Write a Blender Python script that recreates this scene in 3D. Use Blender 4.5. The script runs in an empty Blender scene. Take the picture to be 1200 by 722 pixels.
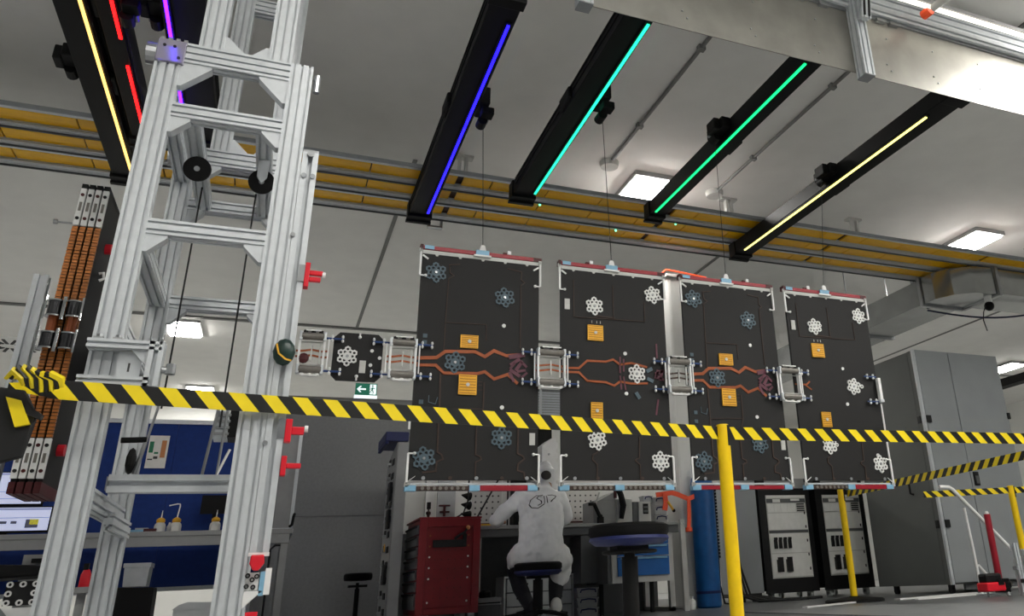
import bpy, bmesh, math, random
from mathutils import Vector, Matrix, Quaternion
random.seed(7)
S = bpy.context.scene
COL = S.collection

# ------------------------------------------------------------------ camera
cam_d = bpy.data.cameras.new('camera'); cam = bpy.data.objects.new('camera', cam_d); COL.objects.link(cam)
S.camera = cam
CAM_F, CAM_PX, CAM_PY, CAM_H = 941.4, 773.3, 295.7, 0.26
cam_d.sensor_width = 36; cam_d.sensor_fit = 'HORIZONTAL'
cam_d.lens = CAM_F * 36 / 1200
cam_d.shift_x = (600 - CAM_PX) / 1200; cam_d.shift_y = (CAM_PY - 361) / 1200
cam_d.clip_start = 0.05; cam_d.clip_end = 200
yaw, pitch, roll = .448727, .388685, -.054951
fw = Vector((math.sin(yaw)*math.cos(pitch), math.cos(yaw)*math.cos(pitch), math.sin(pitch)))
rt = Vector((math.cos(yaw), -math.sin(yaw), 0)); up = rt.cross(fw)
rt2 = rt*math.cos(roll) + up*math.sin(roll); up2 = -rt*math.sin(roll) + up*math.cos(roll)
m = Matrix((rt2, up2, -fw)).transposed().to_4x4(); m.translation = (0, 0, CAM_H)
cam.matrix_world = m

# ------------------------------------------------------------------ world, exposure, light level
W = bpy.data.worlds.new('world'); S.world = W; W.use_nodes = True
W.node_tree.nodes['Background'].inputs[0].default_value = (0.86, 0.93, 1.0, 1)
W.node_tree.nodes['Background'].inputs[1].default_value = 0.17
S.view_settings.view_transform = 'Standard'; S.view_settings.look = 'None'
S.view_settings.gamma = 1.0; S.view_settings.use_curve_mapping = False
S.view_settings.exposure = -0.58
LAMP = 110.0          # emission of the ceiling lamps
ZC = 4.30            # ceiling height

# ------------------------------------------------------------------ materials
def lin(c):
    r = []
    for v in c:
        v = v/255.0
        r.append(v/12.92 if v <= .04045 else ((v+.055)/1.055)**2.4)
    return r
MATS = {}
def mat(name, rgb, rough=.5, metal=0.0, var=.06, scale=18.0, bump=0.0, bscale=120.0, emit=0.0, stretch=None, spec=.5, trans=0.0, alpha=1.0, ior=1.45):
    m = bpy.data.materials.new(name); m.use_nodes = True
    nt = m.node_tree; b = nt.nodes['Principled BSDF']; L = nt.links
    c = lin(rgb)
    b.inputs['Roughness'].default_value = rough; b.inputs['Metallic'].default_value = metal
    b.inputs['Specular IOR Level'].default_value = spec; b.inputs['IOR'].default_value = ior
    b.inputs['Transmission Weight'].default_value = trans; b.inputs['Alpha'].default_value = alpha
    b.inputs['Base Color'].default_value = (*c, 1)
    if var > 0 or bump > 0:
        tc = nt.nodes.new('ShaderNodeTexCoord'); mp = nt.nodes.new('ShaderNodeMapping')
        L.new(tc.outputs['Object'], mp.inputs['Vector'])
        if stretch: mp.inputs['Scale'].default_value = stretch
    if var > 0:
        n = nt.nodes.new('ShaderNodeTexNoise'); n.inputs['Scale'].default_value = scale; n.inputs['Detail'].default_value = 5
        L.new(mp.outputs[0], n.inputs['Vector'])
        r = nt.nodes.new('ShaderNodeValToRGB')
        r.color_ramp.elements[0].position = .3; r.color_ramp.elements[1].position = .7
        r.color_ramp.elements[0].color = (*[v*(1-var) for v in c], 1); r.color_ramp.elements[1].color = (*[min(1, v*(1+var)) for v in c], 1)
        L.new(n.outputs['Fac'], r.inputs['Fac']); L.new(r.outputs['Color'], b.inputs['Base Color'])
    if bump > 0:
        n2 = nt.nodes.new('ShaderNodeTexNoise'); n2.inputs['Scale'].default_value = bscale; n2.inputs['Detail'].default_value = 3
        L.new(mp.outputs[0], n2.inputs['Vector'])
        bp = nt.nodes.new('ShaderNodeBump'); bp.inputs['Strength'].default_value = bump; bp.inputs['Distance'].default_value = .01
        L.new(n2.outputs['Fac'], bp.inputs['Height']); L.new(bp.outputs['Normal'], b.inputs['Normal'])
    if emit > 0:
        b.inputs['Emission Color'].default_value = (*c, 1); b.inputs['Emission Strength'].default_value = emit
    MATS[name] = m
    return m

mat('ceiling', (236, 235, 231), .75, var=.03, scale=3, bump=.05, bscale=6)
mat('seam', (120, 120, 118), .6)
mat('wallpaint', (226, 226, 222), .7, var=.03, scale=2)
mat('floor', (186, 187, 186), .4, var=.18, scale=3.0, stretch=(1, 6, 1), bump=.04, bscale=40)
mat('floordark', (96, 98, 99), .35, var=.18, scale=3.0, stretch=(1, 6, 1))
mat('floormat', (128, 130, 131), .4, var=.2, scale=6.0, stretch=(1, 8, 1))
mat('alu', (205, 209, 212), .42, .4, var=.05, scale=30)
mat('aludark', (150, 154, 157), .45, .5, var=.06)
mat('zinc', (152, 150, 144), .42, .85, var=.12, scale=5, bump=.03, bscale=30)
mat('steel', (170, 172, 174), .3, .9, var=.08)
mat('capclear', (190, 184, 204), .10, var=0, trans=.5)
mat('gunmetal', (70, 70, 72), .25, .8, var=.1)
mat('zincduct', (176, 178, 178), .2, .95, var=.1, scale=4, bump=.05, bscale=8)
mat('golddark', (168, 112, 26), .5, .2, var=.1)
mat('chrome', (205, 208, 210), .12, 1.0, var=0)
mat('black', (7, 7, 8), .55, var=.1, bump=.03, spec=.25)
mat('blackmatte', (20, 20, 21), .7, var=.15)
mat('rubber', (7, 7, 7), .6, var=.1, spec=.3)
mat('panelblack', (14, 13, 13), .65, var=.12, scale=60, bump=.02)
mat('yellowcover', (255, 190, 0), .4, var=.1, scale=8, stretch=(1, 6, 6))
mat('joint', (52, 26, 10), .6)
mat('tapeyellow', (240, 213, 22), .4, var=.04)
mat('tapeblack', (16, 16, 17), .4, var=.05)
mat('postyellow', (238, 198, 8), .38, var=.05)
mat('red', (146, 16, 36), .4, var=.08)
mat('redbright', (214, 26, 44), .4, var=.05)
mat('redcab', (122, 9, 23), .38, var=.1, scale=12)
mat('darkred', (70, 10, 14), .5)
mat('white', (232, 232, 230), .5, var=.03)
mat('whitedirty', (196, 196, 192), .5, var=.1, scale=9)
mat('ledgerblue', (128, 176, 204), .4, var=.1)
mat('copper', (146, 76, 38), .4, .25, var=.15)
mat('copperdim', (58, 42, 34), .6, .1, var=.15)
mat('gold', (226, 170, 52), .4, .25, var=.18, scale=90, stretch=(1, 1, 6))
mat('rosewhite', (225, 225, 222), .45, var=.05)
mat('roseblue', (74, 92, 102), .5, var=.12)
mat('purple', (96, 52, 66), .5, var=.2)
mat('bluepin', (36, 66, 118), .4)
mat('rollergrey', (120, 116, 110), .42, .3, var=.1, scale=60)
mat('coil', (176, 108, 50), .34, .25, var=.55, scale=40, stretch=(.2, .2, 9))
mat('greypart', (128, 129, 130), .75, var=.06, scale=40, bump=.04)
mat('bluepart', (18, 50, 120), .8, var=.08, scale=30, bump=.04, bscale=300)
mat('benchgrey', (150, 151, 150), .5, var=.04)
mat('benchdark', (92, 94, 95), .55, var=.05)
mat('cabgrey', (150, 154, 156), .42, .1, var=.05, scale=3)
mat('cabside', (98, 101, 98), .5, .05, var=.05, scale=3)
mat('bluedrawer', (20, 96, 170), .4, var=.05)
mat('bluecyl', (18, 88, 152), .45, var=.2, scale=10)
mat('seatblue', (18, 30, 84), .5)
mat('leather', (9, 9, 10), .6, var=.12, bump=.05, spec=.2)
mat('coat', (244, 245, 246), .8, var=.03, bump=.12, bscale=22)
mat('trousers', (26, 28, 33), .8, var=.12, bump=.06)
mat('skin', (178, 128, 104), .55, var=.05)
mat('hair', (62, 58, 56), .7, var=.2)
mat('shoe', (220, 220, 218), .5, var=.05)
mat('logo', (40, 42, 46), .6, var=0)
mat('bottle', (226, 226, 220), .35, var=.03, trans=.25)
mat('yellowcap', (222, 168, 40), .4)
mat('clear', (216, 220, 222), .25, var=.05, trans=.35)
mat('paper', (232, 230, 224), .7)
mat('printgreen', (40, 120, 84), .6, var=0)
mat('printorange', (196, 130, 80), .6, var=0)
mat('orange', (255, 92, 50), .45, var=.06)
mat('screen', (190, 196, 224), .3, emit=1.0, var=.04, scale=4)
mat('screenui', (150, 156, 190), .3, emit=.6, var=0)
mat('screendark', (90, 92, 110), .3, emit=.3, var=0)
mat('screenyel', (220, 210, 70), .3, emit=.8, var=0)
mat('lampglow', (255, 252, 246), .4, emit=LAMP, var=0)
mat('lampstrip', (255, 250, 232), .4, emit=5.0, var=0)
mat('lamphousing', (150, 150, 150), .5)
mat('exitgreen', (10, 110, 84), .4, emit=.5, var=0)
mat('exitwhite', (236, 248, 250), .4, emit=1.6, var=0)
mat('rackface', (205, 205, 200), .45, .2, var=.05)
mat('rackpanel', (232, 232, 228), .45, .1, var=.04)
mat('rackblack', (12, 12, 13), .4, var=.1)
mat('caster', (170, 174, 172), .4, .2, var=.05)
mat('cable', (18, 18, 19), .5, var=0)
mat('bluecable', (20, 30, 66), .5, var=0)
mat('green', (18, 46, 40), .35, var=.1)
mat('pegboard', (206, 204, 200), .6, var=.02)
mat('hole', (70, 70, 70), .8, var=0)
for n, c, e in (('led_blue', (30, 20, 255), 6.0), ('led_teal', (36, 235, 172), 3.2), ('led_green', (24, 235, 130), 2.8), ('led_yellow', (248, 240, 140), 3.4),
                ('led_amber', (255, 206, 110), 3.2), ('led_red', (255, 20, 22), 5.0), ('led_violet', (62, 12, 255), 26.0), ('led_dot', (120, 255, 190), 4.0), ('led_orange', (255, 96, 60), .9)):
    mat(n, c, .4, emit=e, var=0)

# ------------------------------------------------------------------ mesh builder
ORG = {}     # world origin of each object's local frame
class MB:
    def __init__(s): s.v = []; s.f = []; s.m = []
    def face(s, idx, m=0): s.f.append(tuple(idx)); s.m.append(m)
    def add(s, pts): i = len(s.v); s.v += [Vector(p) for p in pts]; return i
    def box(s, x0, x1, y0, y1, z0, z1, m=0):
        i = s.add([(x0,y0,z0),(x1,y0,z0),(x1,y1,z0),(x0,y1,z0),(x0,y0,z1),(x1,y0,z1),(x1,y1,z1),(x0,y1,z1)])
        for q in ((0,3,2,1),(4,5,6,7),(0,1,5,4),(1,2,6,5),(2,3,7,6),(3,0,4,7)): s.face([i+k for k in q], m)
        return s
    def obox(s, c, ax, ay, az, m=0):
        c = Vector(c); ax = Vector(ax); ay = Vector(ay); az = Vector(az)
        i = s.add([c+sx*ax+sy*ay+sz*az for sz in (-1,1) for sx, sy in ((-1,-1),(1,-1),(1,1),(-1,1))])
        for q in ((0,3,2,1),(4,5,6,7),(0,1,5,4),(1,2,6,5),(2,3,7,6),(3,0,4,7)): s.face([i+k for k in q], m)
        return s
    def bar(s, p0, p1, w, h, m=0, upv=(0,0,1)):
        p0 = Vector(p0); p1 = Vector(p1); d = (p1-p0); l = d.length; d.normalize()
        u = d.cross(Vector(upv))
        if u.length < 1e-4: u = Vector((1,0,0))
        u.normalize(); w2 = u.cross(d)
        return s.obox((p0+p1)/2, d*l/2, u*w/2, w2*h/2, m)
    def rings(s, rings, m=0, cap=True, closed=False):
        n = len(rings[0]); st = [s.add(r) for r in rings]
        R = len(rings)
        for a in range(R if closed else R-1):
            b = (a+1) % R
            for k in range(n): s.face((st[a]+k, st[a]+(k+1)%n, st[b]+(k+1)%n, st[b]+k), m)
        if cap and not closed:
            s.face([st[0]+k for k in reversed(range(n))], m); s.face([st[-1]+k for k in range(n)], m)
        return s
    def cyl(s, p0, p1, r0, r1=None, n=14, m=0, cap=True):
        p0 = Vector(p0); p1 = Vector(p1); r1 = r0 if r1 is None else r1
        d = (p1-p0).normalized(); u = d.orthogonal().normalized(); v = d.cross(u)
        A = [(math.cos(2*math.pi*k/n), math.sin(2*math.pi*k/n)) for k in range(n)]
        return s.rings([[p0+r0*(c*u+q*v) for c, q in A], [p1+r1*(c*u+q*v) for c, q in A]], m, cap)
    def tube(s, pts, r, n=8, m=0, closed=False):
        pts = [Vector(p) for p in pts]; N = len(pts); rr = r if isinstance(r, (list, tuple)) else [r]*N
        out = []; u = None
        for i, p in enumerate(pts):
            a = pts[i-1] if (i > 0 or closed) else pts[0]; b = pts[(i+1) % N] if (i < N-1 or closed) else pts[-1]
            d = (b-a).normalized()
            if u is None: u = d.orthogonal().normalized()
            else:
                u = u - d*u.dot(d); u.normalize()
            v = d.cross(u)
            out.append([p + rr[i]*(math.cos(2*math.pi*k/n)*u + math.sin(2*math.pi*k/n)*v) for k in range(n)])
        return s.rings(out, m, True, closed)
    def lathe(s, prof, c, n=20, m=0):
        c = Vector(c)
        return s.rings([[c+Vector((max(r, 1e-4)*math.cos(2*math.pi*k/n), max(r, 1e-4)*math.sin(2*math.pi*k/n), z)) for k in range(n)] for r, z in prof], m, True)
    def ball(s, c, r, n=10, m=0, sc=(1,1,1)):
        c = Vector(c); R = []
        for i in range(n//2+1):
            t = -math.pi/2 + math.pi*i/(n//2)
            R.append([c+Vector((r*sc[0]*max(math.cos(t),1e-3)*math.cos(2*math.pi*k/n), r*sc[1]*max(math.cos(t),1e-3)*math.sin(2*math.pi*k/n), r*sc[2]*math.sin(t))) for k in range(n)])
        return s.rings(R, m, True)
    def prism(s, poly, axis, a0, a1, m=0):
        def P(p, a): return {'x': (a, p[0], p[1]), 'y': (p[0], a, p[1]), 'z': (p[0], p[1], a)}[axis]
        return s.rings([[P(p, a0) for p in poly], [P(p, a1) for p in poly]], m, True)
    def ribbon(s, pts, w, y0, y1, m=0):
        P = [Vector((a, b)) for a, b in pts]; Lf = []; Rt = []
        for i, p in enumerate(P):
            d1 = (P[i]-P[i-1]).normalized() if i > 0 else None; d2 = (P[i+1]-P[i]).normalized() if i < len(P)-1 else None
            d = (d1 or d2) if (d1 is None or d2 is None) else (d1+d2).normalized()
            n = Vector((-d.y, d.x)); k = 1.0
            if d1 is not None and d2 is not None: k = 1/max(.5, n.dot(Vector((-d1.y, d1.x))))
            Lf.append(p+n*w/2*k); Rt.append(p-n*w/2*k)
        return s.rings([[(l.x,y0,l.y),(r.x,y0,r.y),(r.x,y1,r.y),(l.x,y1,l.y)] for l, r in zip(Lf, Rt)], m, True)
    def profile(s, p0, p1, u, wu, wv, m=0, pitch=.03):
        """T-slot aluminium extrusion from p0 to p1; u = direction of the wu side."""
        p0 = Vector(p0); p1 = Vector(p1); d = (p1-p0).normalized(); u = Vector(u); u = (u-d*u.dot(d)).normalized(); v = d.cross(u)
        hw = .0045*pitch/.03; dp = .012*pitch/.03
        def side(L, n):
            o = [(-L/2, 0)]
            for k in range(n):
                c = (k+.5)*L/n - L/2
                o += [(c-hw, 0), (c-hw, dp), (c+hw, dp), (c+hw, 0)]
            return o
        nu = max(1, round(wu/pitch)); nv = max(1, round(wv/pitch)); poly = []
        for a, b in side(wu, nu): poly.append((a, -wv/2+b))
        for a, b in side(wv, nv): poly.append((wu/2-b, a))
        for a, b in side(wu, nu): poly.append((-a, wv/2-b))
        for a, b in side(wv, nv): poly.append((-wu/2+b, -a))
        return s.rings([[p0+a*u+b*v for a, b in poly], [p1+a*u+b*v for a, b in poly]], m, True)
    def build(s, name, mats, parent=None, smooth=False, bevel=0, org=None):
        if isinstance(mats, str): mats = [mats]
        me = bpy.data.meshes.new(name)
        if parent is not None: o0 = ORG[parent]
        elif org is not None: o0 = Vector(org)
        else:
            lo = [min(v[i] for v in s.v) for i in range(3)]; hi = [max(v[i] for v in s.v) for i in range(3)]
            o0 = Vector(((lo[0]+hi[0])/2, (lo[1]+hi[1])/2, lo[2]))
        me.from_pydata([tuple(v-o0) for v in s.v], [], s.f)
        for mm in mats: me.materials.append(MATS[mm])
        me.polygons.foreach_set('material_index', s.m)
        bm = bmesh.new(); bm.from_mesh(me); bmesh.ops.recalc_face_normals(bm, faces=bm.faces); bm.to_mesh(me); bm.free()
        if smooth:
            me.polygons.foreach_set('use_smooth', [True]*len(me.polygons))
            try: me.set_sharp_from_angle(angle=math.radians(40))
            except Exception: pass
        o = bpy.data.objects.new(name, me); COL.objects.link(o)
        if parent is not None: o.parent = parent
        else: o.location = o0
        ORG[o] = o0
        if bevel:
            b = o.modifiers.new('bevel', 'BEVEL'); b.width = bevel; b.segments = 2; b.limit_method = 'ANGLE'; b.angle_limit = math.radians(50)
        return o
def tag(o, label, cat=None, group=None, kind=None):
    o['label'] = label
    if cat: o['category'] = cat
    if group: o['group'] = group
    if kind: o['kind'] = kind
    return o
def thing(name, label, cat, loc, group=None):
    o = bpy.data.objects.new(name, None); COL.objects.link(o); o.location = loc; o.empty_display_size = .1
    ORG[o] = Vector(loc); tag(o, label, cat, group); return o
def struct(o, label=None):
    o['kind'] = 'structure'
    if label: o['label'] = label
    return o
def link_mesh(name, mesh, parent, loc, rot=None, scale=None):
    """an object sharing mesh data, placed at a world position under its parent"""
    o = bpy.data.objects.new(name, mesh); COL.objects.link(o)
    o.parent = parent; o.location = Vector(loc)-ORG[parent]; ORG[o] = Vector(loc)
    if rot: o.rotation_euler = rot
    if scale: o.scale = scale
    return o
def mesh_only(mb, name, mats, smooth=False):
    o = mb.build(name, mats, smooth=smooth, org=(0,0,0)); me = o.data; ORG.pop(o); bpy.data.objects.remove(o); return me

# ================================================================== THE HALL
struct(MB().box(-14, 20, -10, 21, -.1, 0).build('floor', 'floor'), 'polished hall floor, lightened to bounce lamp light')  # floor grey raised so it bounces lamp light onto the ceiling
ceil = struct(MB().box(-14, 20, -10, 21, ZC, ZC+.12).build('ceiling', 'ceiling'), 'pale grey hall ceiling')
struct(MB().box(-14, 20, 19.5, 19.7, 0, ZC).build('wall_back', 'wallpaint'), 'pale far wall of the hall')
struct(MB().box(18.0, 18.2, -2, 19.5, 0, ZC).build('wall_right', 'wallpaint'), 'white wall on the right side of the hall')
# seams and joint strips on the ceiling
for x in (-10.1, -4.6, .9, 5.1, 11.07, 16.5):
    MB().box(x-.022, x+.022, 7.4 if x == .9 else -3, 19.5, ZC-.012, ZC).build('ceiling_seam', 'seam', ceil)
for y in (13.3,):
    MB().box(-14, 18, y-.03, y+.03, ZC-.03, ZC).build('ceiling_seam', 'seam', ceil)
    MB().box(-14, 18, y+.03, 19.5, ZC-.025, ZC).build('ceiling_panel', 'ceiling', ceil)

struct(MB().box(2.2, 9.5, 4.2, 12.5, .0, .004).build('added_floor_patch', 'floordark', bpy.data.objects['floor']))  # added sheet: darkens the work area while the floor around stays pale for bounce
# floor mat / lighter floor plate in the foreground right
tag(MB().prism([(3.2, 2.2), (7.5, 1.2), (7.5, 3.55), (4.75, 4.05), (4.25, 5.45), (3.4, 5.9)], 'z', .0, .012).build('floor_plate', 'floormat'), 'light grey metal floor plate at the right foreground', 'floor plate')

# ------------------------------------------------------------------ ceiling lamps
def lamp(x, y, label, z=ZC):
    t = thing('ceiling_lamp', label, 'lamp', (x, y, z-.11), 'ceiling lamps')
    w, l = .21, .36
    MB().box(x-w-.04, x+w+.04, y-l-.04, y+l+.04, z-.055, z).build('housing', 'lamphousing', t)
    MB().box(x-w, x+w, y-l, y+l, z-.075, z-.055).build('diffuser', 'lampglow', t)
lamp(3.33, 7.27, 'rectangular ceiling lamp just above the yellow tracks near green light bar')
lamp(8.1, 7.25, 'rectangular ceiling lamp above the yellow tracks at the right')
lamp(-1.57, 13.85, 'bright ceiling lamp seen through the aluminium tower, nearer one')
lamp(-1.57, 18.2, 'small ceiling lamp seen through the aluminium tower, farther one')
lamp(14.4, 12.6, 'small ceiling lamp beyond the tall grey cabinet')
for x, y, l in ((-6.4, 7.2, 'ceiling lamp off to the left of the coil stack'), (5.6, 2.7, 'ceiling lamp overhead in front of the sheet metal girder'), (8.1, 1.6, 'ceiling lamp overhead far right of the girder'), (2.6, .5, 'added unseen ceiling lamp brightening the worker and chip panels'), (5.0, .5, 'added unseen ceiling lamp brightening the pillar and server racks'), (7.4, -1.2, 'added unseen ceiling lamp for fill behind the camera at the right'),  # closing entries here: unseen lamps added to brighten worker, pillar and racks
                (.8, .6, 'ceiling lamp overhead to the left of the camera'), (-6.4, 12.6, 'ceiling lamp over the far left of the hall'), (-6.4, 1.2, 'ceiling lamp overhead at the far left'), (3.3, -3.6, 'ceiling lamp behind the camera'),
                (-1.6, -3.6, 'ceiling lamp behind the camera to the left'), (8.1, 13.8, 'ceiling lamp in the far hall behind the racks'), (3.3, 13.8, 'ceiling lamp in the far hall behind the chip panels'), (14.4, 6.6, 'ceiling lamp right of the tall cabinet')):
    lamp(x, y, l)

# ------------------------------------------------------------------ overhead tracks with yellow covers (three lanes)
TZ = 3.67
lanes = (('front', 6.37, 6.47, 6.63, 6.705), ('middle', 6.72, 6.785, 6.94, 7.015), ('rear', 7.03, 7.125, 7.285, 7.385))
# joints repeat every 2.056 m along the track
joints = []
for k in range(-3, 6):
    w0 = 1.214 + 2.106*k
    joints += [(w0, w0+.262), (w0+.262, w0+.792), (w0+.792, w0+1.325), (w0+1.325, w0+1.832), (w0+1.832, w0+2.06)]
for nm, ya, yb, yc, yd in lanes:
    t = thing('overhead_track', 'yellow covered overhead track rail, %s lane of three under the ceiling' % nm, 'track', (3, (ya+yd)/2, TZ), 'overhead tracks')
    x0, x1 = -5.2, 13.4
    MB().box(x0, x1, ya, ya+.012, TZ-.005, TZ+.03).build('front_lip', 'aludark', t)
    MB().box(x0, x1, ya+.012, yb-.008, TZ+.018, TZ+.034).build('upper_rail', 'alu', t)
    MB().profile((x0, (yc+yd)/2, TZ+.02), (x1, (yc+yd)/2, TZ+.02), (0, 1, 0), yd-yc, .05).build('guide_profile', 'alu', t)
    MB().box(x0, x1, yd-.012, yd, TZ-.018, TZ-.005).build('bottom_lip', 'benchdark', t)
    MB().box(x0, x1, yb-.005, yc+.005, TZ+.035, TZ+.045).build('backing_strip', 'joint', t)
    for a, b in joints:
        if b < x0 or a > x1: continue
        MB().box(max(a, x0)+.006, min(b, x1)-.006, yb, yc, TZ+.018, TZ+.034).build('cover_plate', 'yellowcover', t)
    if nm == 'rear':
        for bx in (-2.6, 1.33, 4.36, 6.14, 9.2):
            yy = yb+.05
            h = MB().box(bx-.1, bx+.1, yy-.04, yy+.05, ZC-.025, ZC).build('ceiling_flange', 'whitedirty', t)
            MB().box(bx-.045, bx-.02, yy-.03, yy+.03, TZ+.05, ZC-.025).build('hanger', 'whitedirty', t)
            MB().box(bx+.02, bx+.045, yy-.03, yy+.03, TZ+.05, ZC-.025).build('hanger', 'whitedirty', t)
        for bx in (1.13, 7.2):
            MB().box(bx-.07, bx+.07, yd, yd+.05, TZ-.09, TZ-.07).box(bx-.07, bx-.05, yd, yd+.05, TZ-.07, TZ+.02).box(bx+.05, bx+.07, yd, yd+.05, TZ-.07, TZ+.02).build('clip', 'steel', t)
    else:
        for bx in (-2.6, 1.33, 4.36, 6.14, 9.2):
            MB().box(bx-.03, bx+.03, yd-.03, yd+.05, TZ+.046, TZ+.07).build('lane_tie', 'whitedirty', t)
    if nm != 'front':
        for dx in ((2.0, 3.45) if nm == 'middle' else (2.92,)):
            MB().ball((dx, yb-.03, TZ+.0), .012, 8).build('status_light', 'led_dot', t)

# ------------------------------------------------------------------ black bridge rails with light strips
RZ = 3.51
def rail(name_col, x0, x1, led, ledm, ya, yb, tside, ty, label, h=.14, led_y=None, gap=None):
    t = thing('bridge_rail', label, 'rail', ((x0+x1)/2, (ya+yb)/2, RZ), 'black bridge rails with light strips')
    MB().box(x0, x1, ya, yb, RZ, RZ+h).build('beam', 'black', t, bevel=.006)
    s = -1 if tside > 0 else 1
    fx = x0 if s < 0 else x1
    MB().box(fx-.008, fx+.008, ya+.02, yb-.1, RZ+h*.45, RZ+h*.52).box(fx-.008, fx+.008, ya+.02, yb-.1, RZ+h*.8, RZ+h*.9).build('side_lip', 'rubber', t)
    l0, l1 = led_y or (ya+(.18 if ya > 3.7 else .03), yb-.12)
    MB().box(led-.02, led+.02, l0-.02, l1+.02, RZ-.012, RZ).build('strip_housing', 'black', t)
    segs = [(l0, l1)] if not gap else [(l0, gap[0]), (gap[1], l1)]
    for a, b in segs: MB().box(led-.0085, led+.0085, a, b, RZ-.022, RZ-.012).build('light_strip', ledm, t)
    MB().box(x0-.014, x1+.014, yb-.03, yb+.09, RZ-.02, RZ+h).build('end_carriage', 'black', t, bevel=.005)
    MB().box(x0-.018, x1+.018, yb+.06, yb+.1, RZ-.035, RZ-.015).build('end_plate', 'blackmatte', t)
    MB().box(x0-.014, x1+.014, ya-.06, ya+.03, RZ-.015 if ya > 3.7 else RZ+.02, RZ+h).build('near_carriage', 'black', t, bevel=.005)
    # trolley on the side facing the panels
    tx = x1 if tside > 0 else x0
    lz = RZ if tside > 0 else RZ+.11
    if tside > 0:
        tr = MB().box(tx, tx+.07, ty-.1, ty+.12, RZ+.0, RZ+h).box(tx+.02, tx+.11, ty-.06, ty+.03, RZ-.06, RZ+.0).build('trolley', 'rubber', t, bevel=.008)
    else:
        tr = MB().box(tx-.08, tx, ty-.12, ty+.14, RZ+.05, RZ+h).box(tx-.13, tx-.08, ty-.08, ty+.05, RZ+.04, RZ+h).build('trolley', 'rubber', t, bevel=.008)
    MB().cyl((tx+tside*.045, ty+.02, lz-.07), (tx+tside*.045, ty+.11, lz-.07), .036, n=12).build('winch_drum', 'rubber', tr)
    MB().cyl((tx+tside*.085, ty+.04, lz-.045), (tx+tside*.085, ty+.1, lz-.045), .012, n=8).build('wire_guide', 'steel', tr)
    ox = x0 if tside > 0 else x1
    MB().obox((ox-tside*.012, ty+.12, RZ+.06), (.018, 0, 0), (0, .11, 0), (0, 0, .05)).build('counter_clamp', 'rubber', t, bevel=.012)
    return t, (tx+tside*.055, ty+.06, lz-.06)
WIRES = {}
_, WIRES[0] = rail('blue', .834, 1.024, .985, 'led_blue', 3.85, 7.02, 1, 5.05, 'black overhead rail with a blue light strip above the first chip panel')
_, WIRES[1] = rail('teal', 1.625, 1.818, 1.794, 'led_teal', 3.68, 6.33, 1, 4.68, 'black overhead rail with a turquoise light strip above the second chip panel')
_, WIRES[2] = rail('green', 2.955, 3.105, 2.972, 'led_green', 3.68, 6.33, -1, 4.83, 'black overhead rail with a green light strip above the third chip panel')
_, WIRES[3] = rail('yellow', 4.245, 4.440, 4.272, 'led_yellow', 3.75, 6.95, -1, 5.18, 'black overhead rail with a pale yellow light strip, rightmost of the bright rails', led_y=(3.97, 6.78))
rail('amber', -1.482, -1.305, -1.3325, 'led_amber', 3.8, 7.0, -1, 5.5, 'black overhead rail with an amber light strip at the left edge')
rail('red', -1.265, -1.138, -1.172, 'led_red', 3.8, 6.3, 1, 4.62, 'black overhead rail with a red light strip beside the amber one', gap=(4.98, 5.28))
rail('violet', -.93, -.69, -.897, 'led_violet', 3.8, 6.2, -1, 4.75, 'black overhead rail with a violet light strip above the aluminium tower')
t = thing('bridge_rail', 'small dark rail under the ceiling far right beyond the cabinet', 'rail', (12.8, 12, 3.4))
MB().box(12.7, 12.95, 10.2, 13.0, 3.45, 3.6).build('beam', 'black', t)
for y in (10.2, 12.8): MB().box(12.7, 13.1, y, y+.1, 3.6, ZC).build('hanger', 'aludark', t)

t = thing('support_profile', 'plain aluminium support profile above the near ends of the left rails', 'profile', (-.8, 3.84, 3.66))
MB().profile((-3.2, 3.84, 3.69), (1.25, 3.84, 3.69), (0, 1, 0), .06, .06).build('beam', 'alu', t)
for x in (-2.6, -.5, 1.1): MB().box(x-.02, x+.02, 3.82, 3.86, 3.72, ZC).build('hanger', 'alu', t)
# ------------------------------------------------------------------ sheet metal girder, top right
t = thing('overhead_girder', 'bare sheet metal girder with slotted aluminium profile at the upper right', 'girder', (4.3, 3.6, 3.43))
MB().box(1.36, 9.0, 3.60, 3.606, 3.43, 3.955).build('sheet', 'zinc', t)
MB().box(1.36, 9.0, 3.586, 3.60, 3.945, 3.96).build('sheet_edge', 'steel', t)
MB().profile((1.2, 3.585, 4.06), (9.0, 3.585, 4.06), (0, 0, 1), .19, .06, pitch=.06).build('top_profile', 'alu', t)
MB().box(1.0, 9.0, 3.61, 3.68, 3.96, 4.12).build('rear_profile', 'aludark', t)
for x in (3.345, 1.31, 6.4):
    MB().profile((x, 3.55, 3.37), (x, 3.55, 4.02), (1, 0, 0), .085, .09, pitch=.043).build('upright', 'alu', t)
    MB().box(x-.0425, x+.0425, 3.505, 3.595, 3.362, 3.37).build('upright_end', 'aludark', t)
    u = MB().profile((x-.0, 3.47, 3.80), (x-.0, 3.40, 4.2), (1, 0, 0), .08, .05, pitch=.04).build('stay', 'alu', t)
    for q in (-.02, .02):
        MB().bar((x+q, 3.442, 3.81), (x+q, 3.377, 4.18), .016, .01).build('slot_insert', 'rubber', u)
for x in (2.0, 2.5, 3.0, 3.62, 4.05, 4.5, 5.1):
    for z in (3.52, 3.57, 3.8):
        MB().cyl((x+.02*math.sin(z*40), 3.592, z), (x+.02*math.sin(z*40), 3.60, z), .006, n=8).build('rivet', 'steel', t)
for x in (2.9, 3.1, 3.6, 3.72):
    MB().box(x-.04, x+.04, 3.57, 3.60, 3.925, 3.95).build('bolt_plate', 'steel', t)
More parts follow.
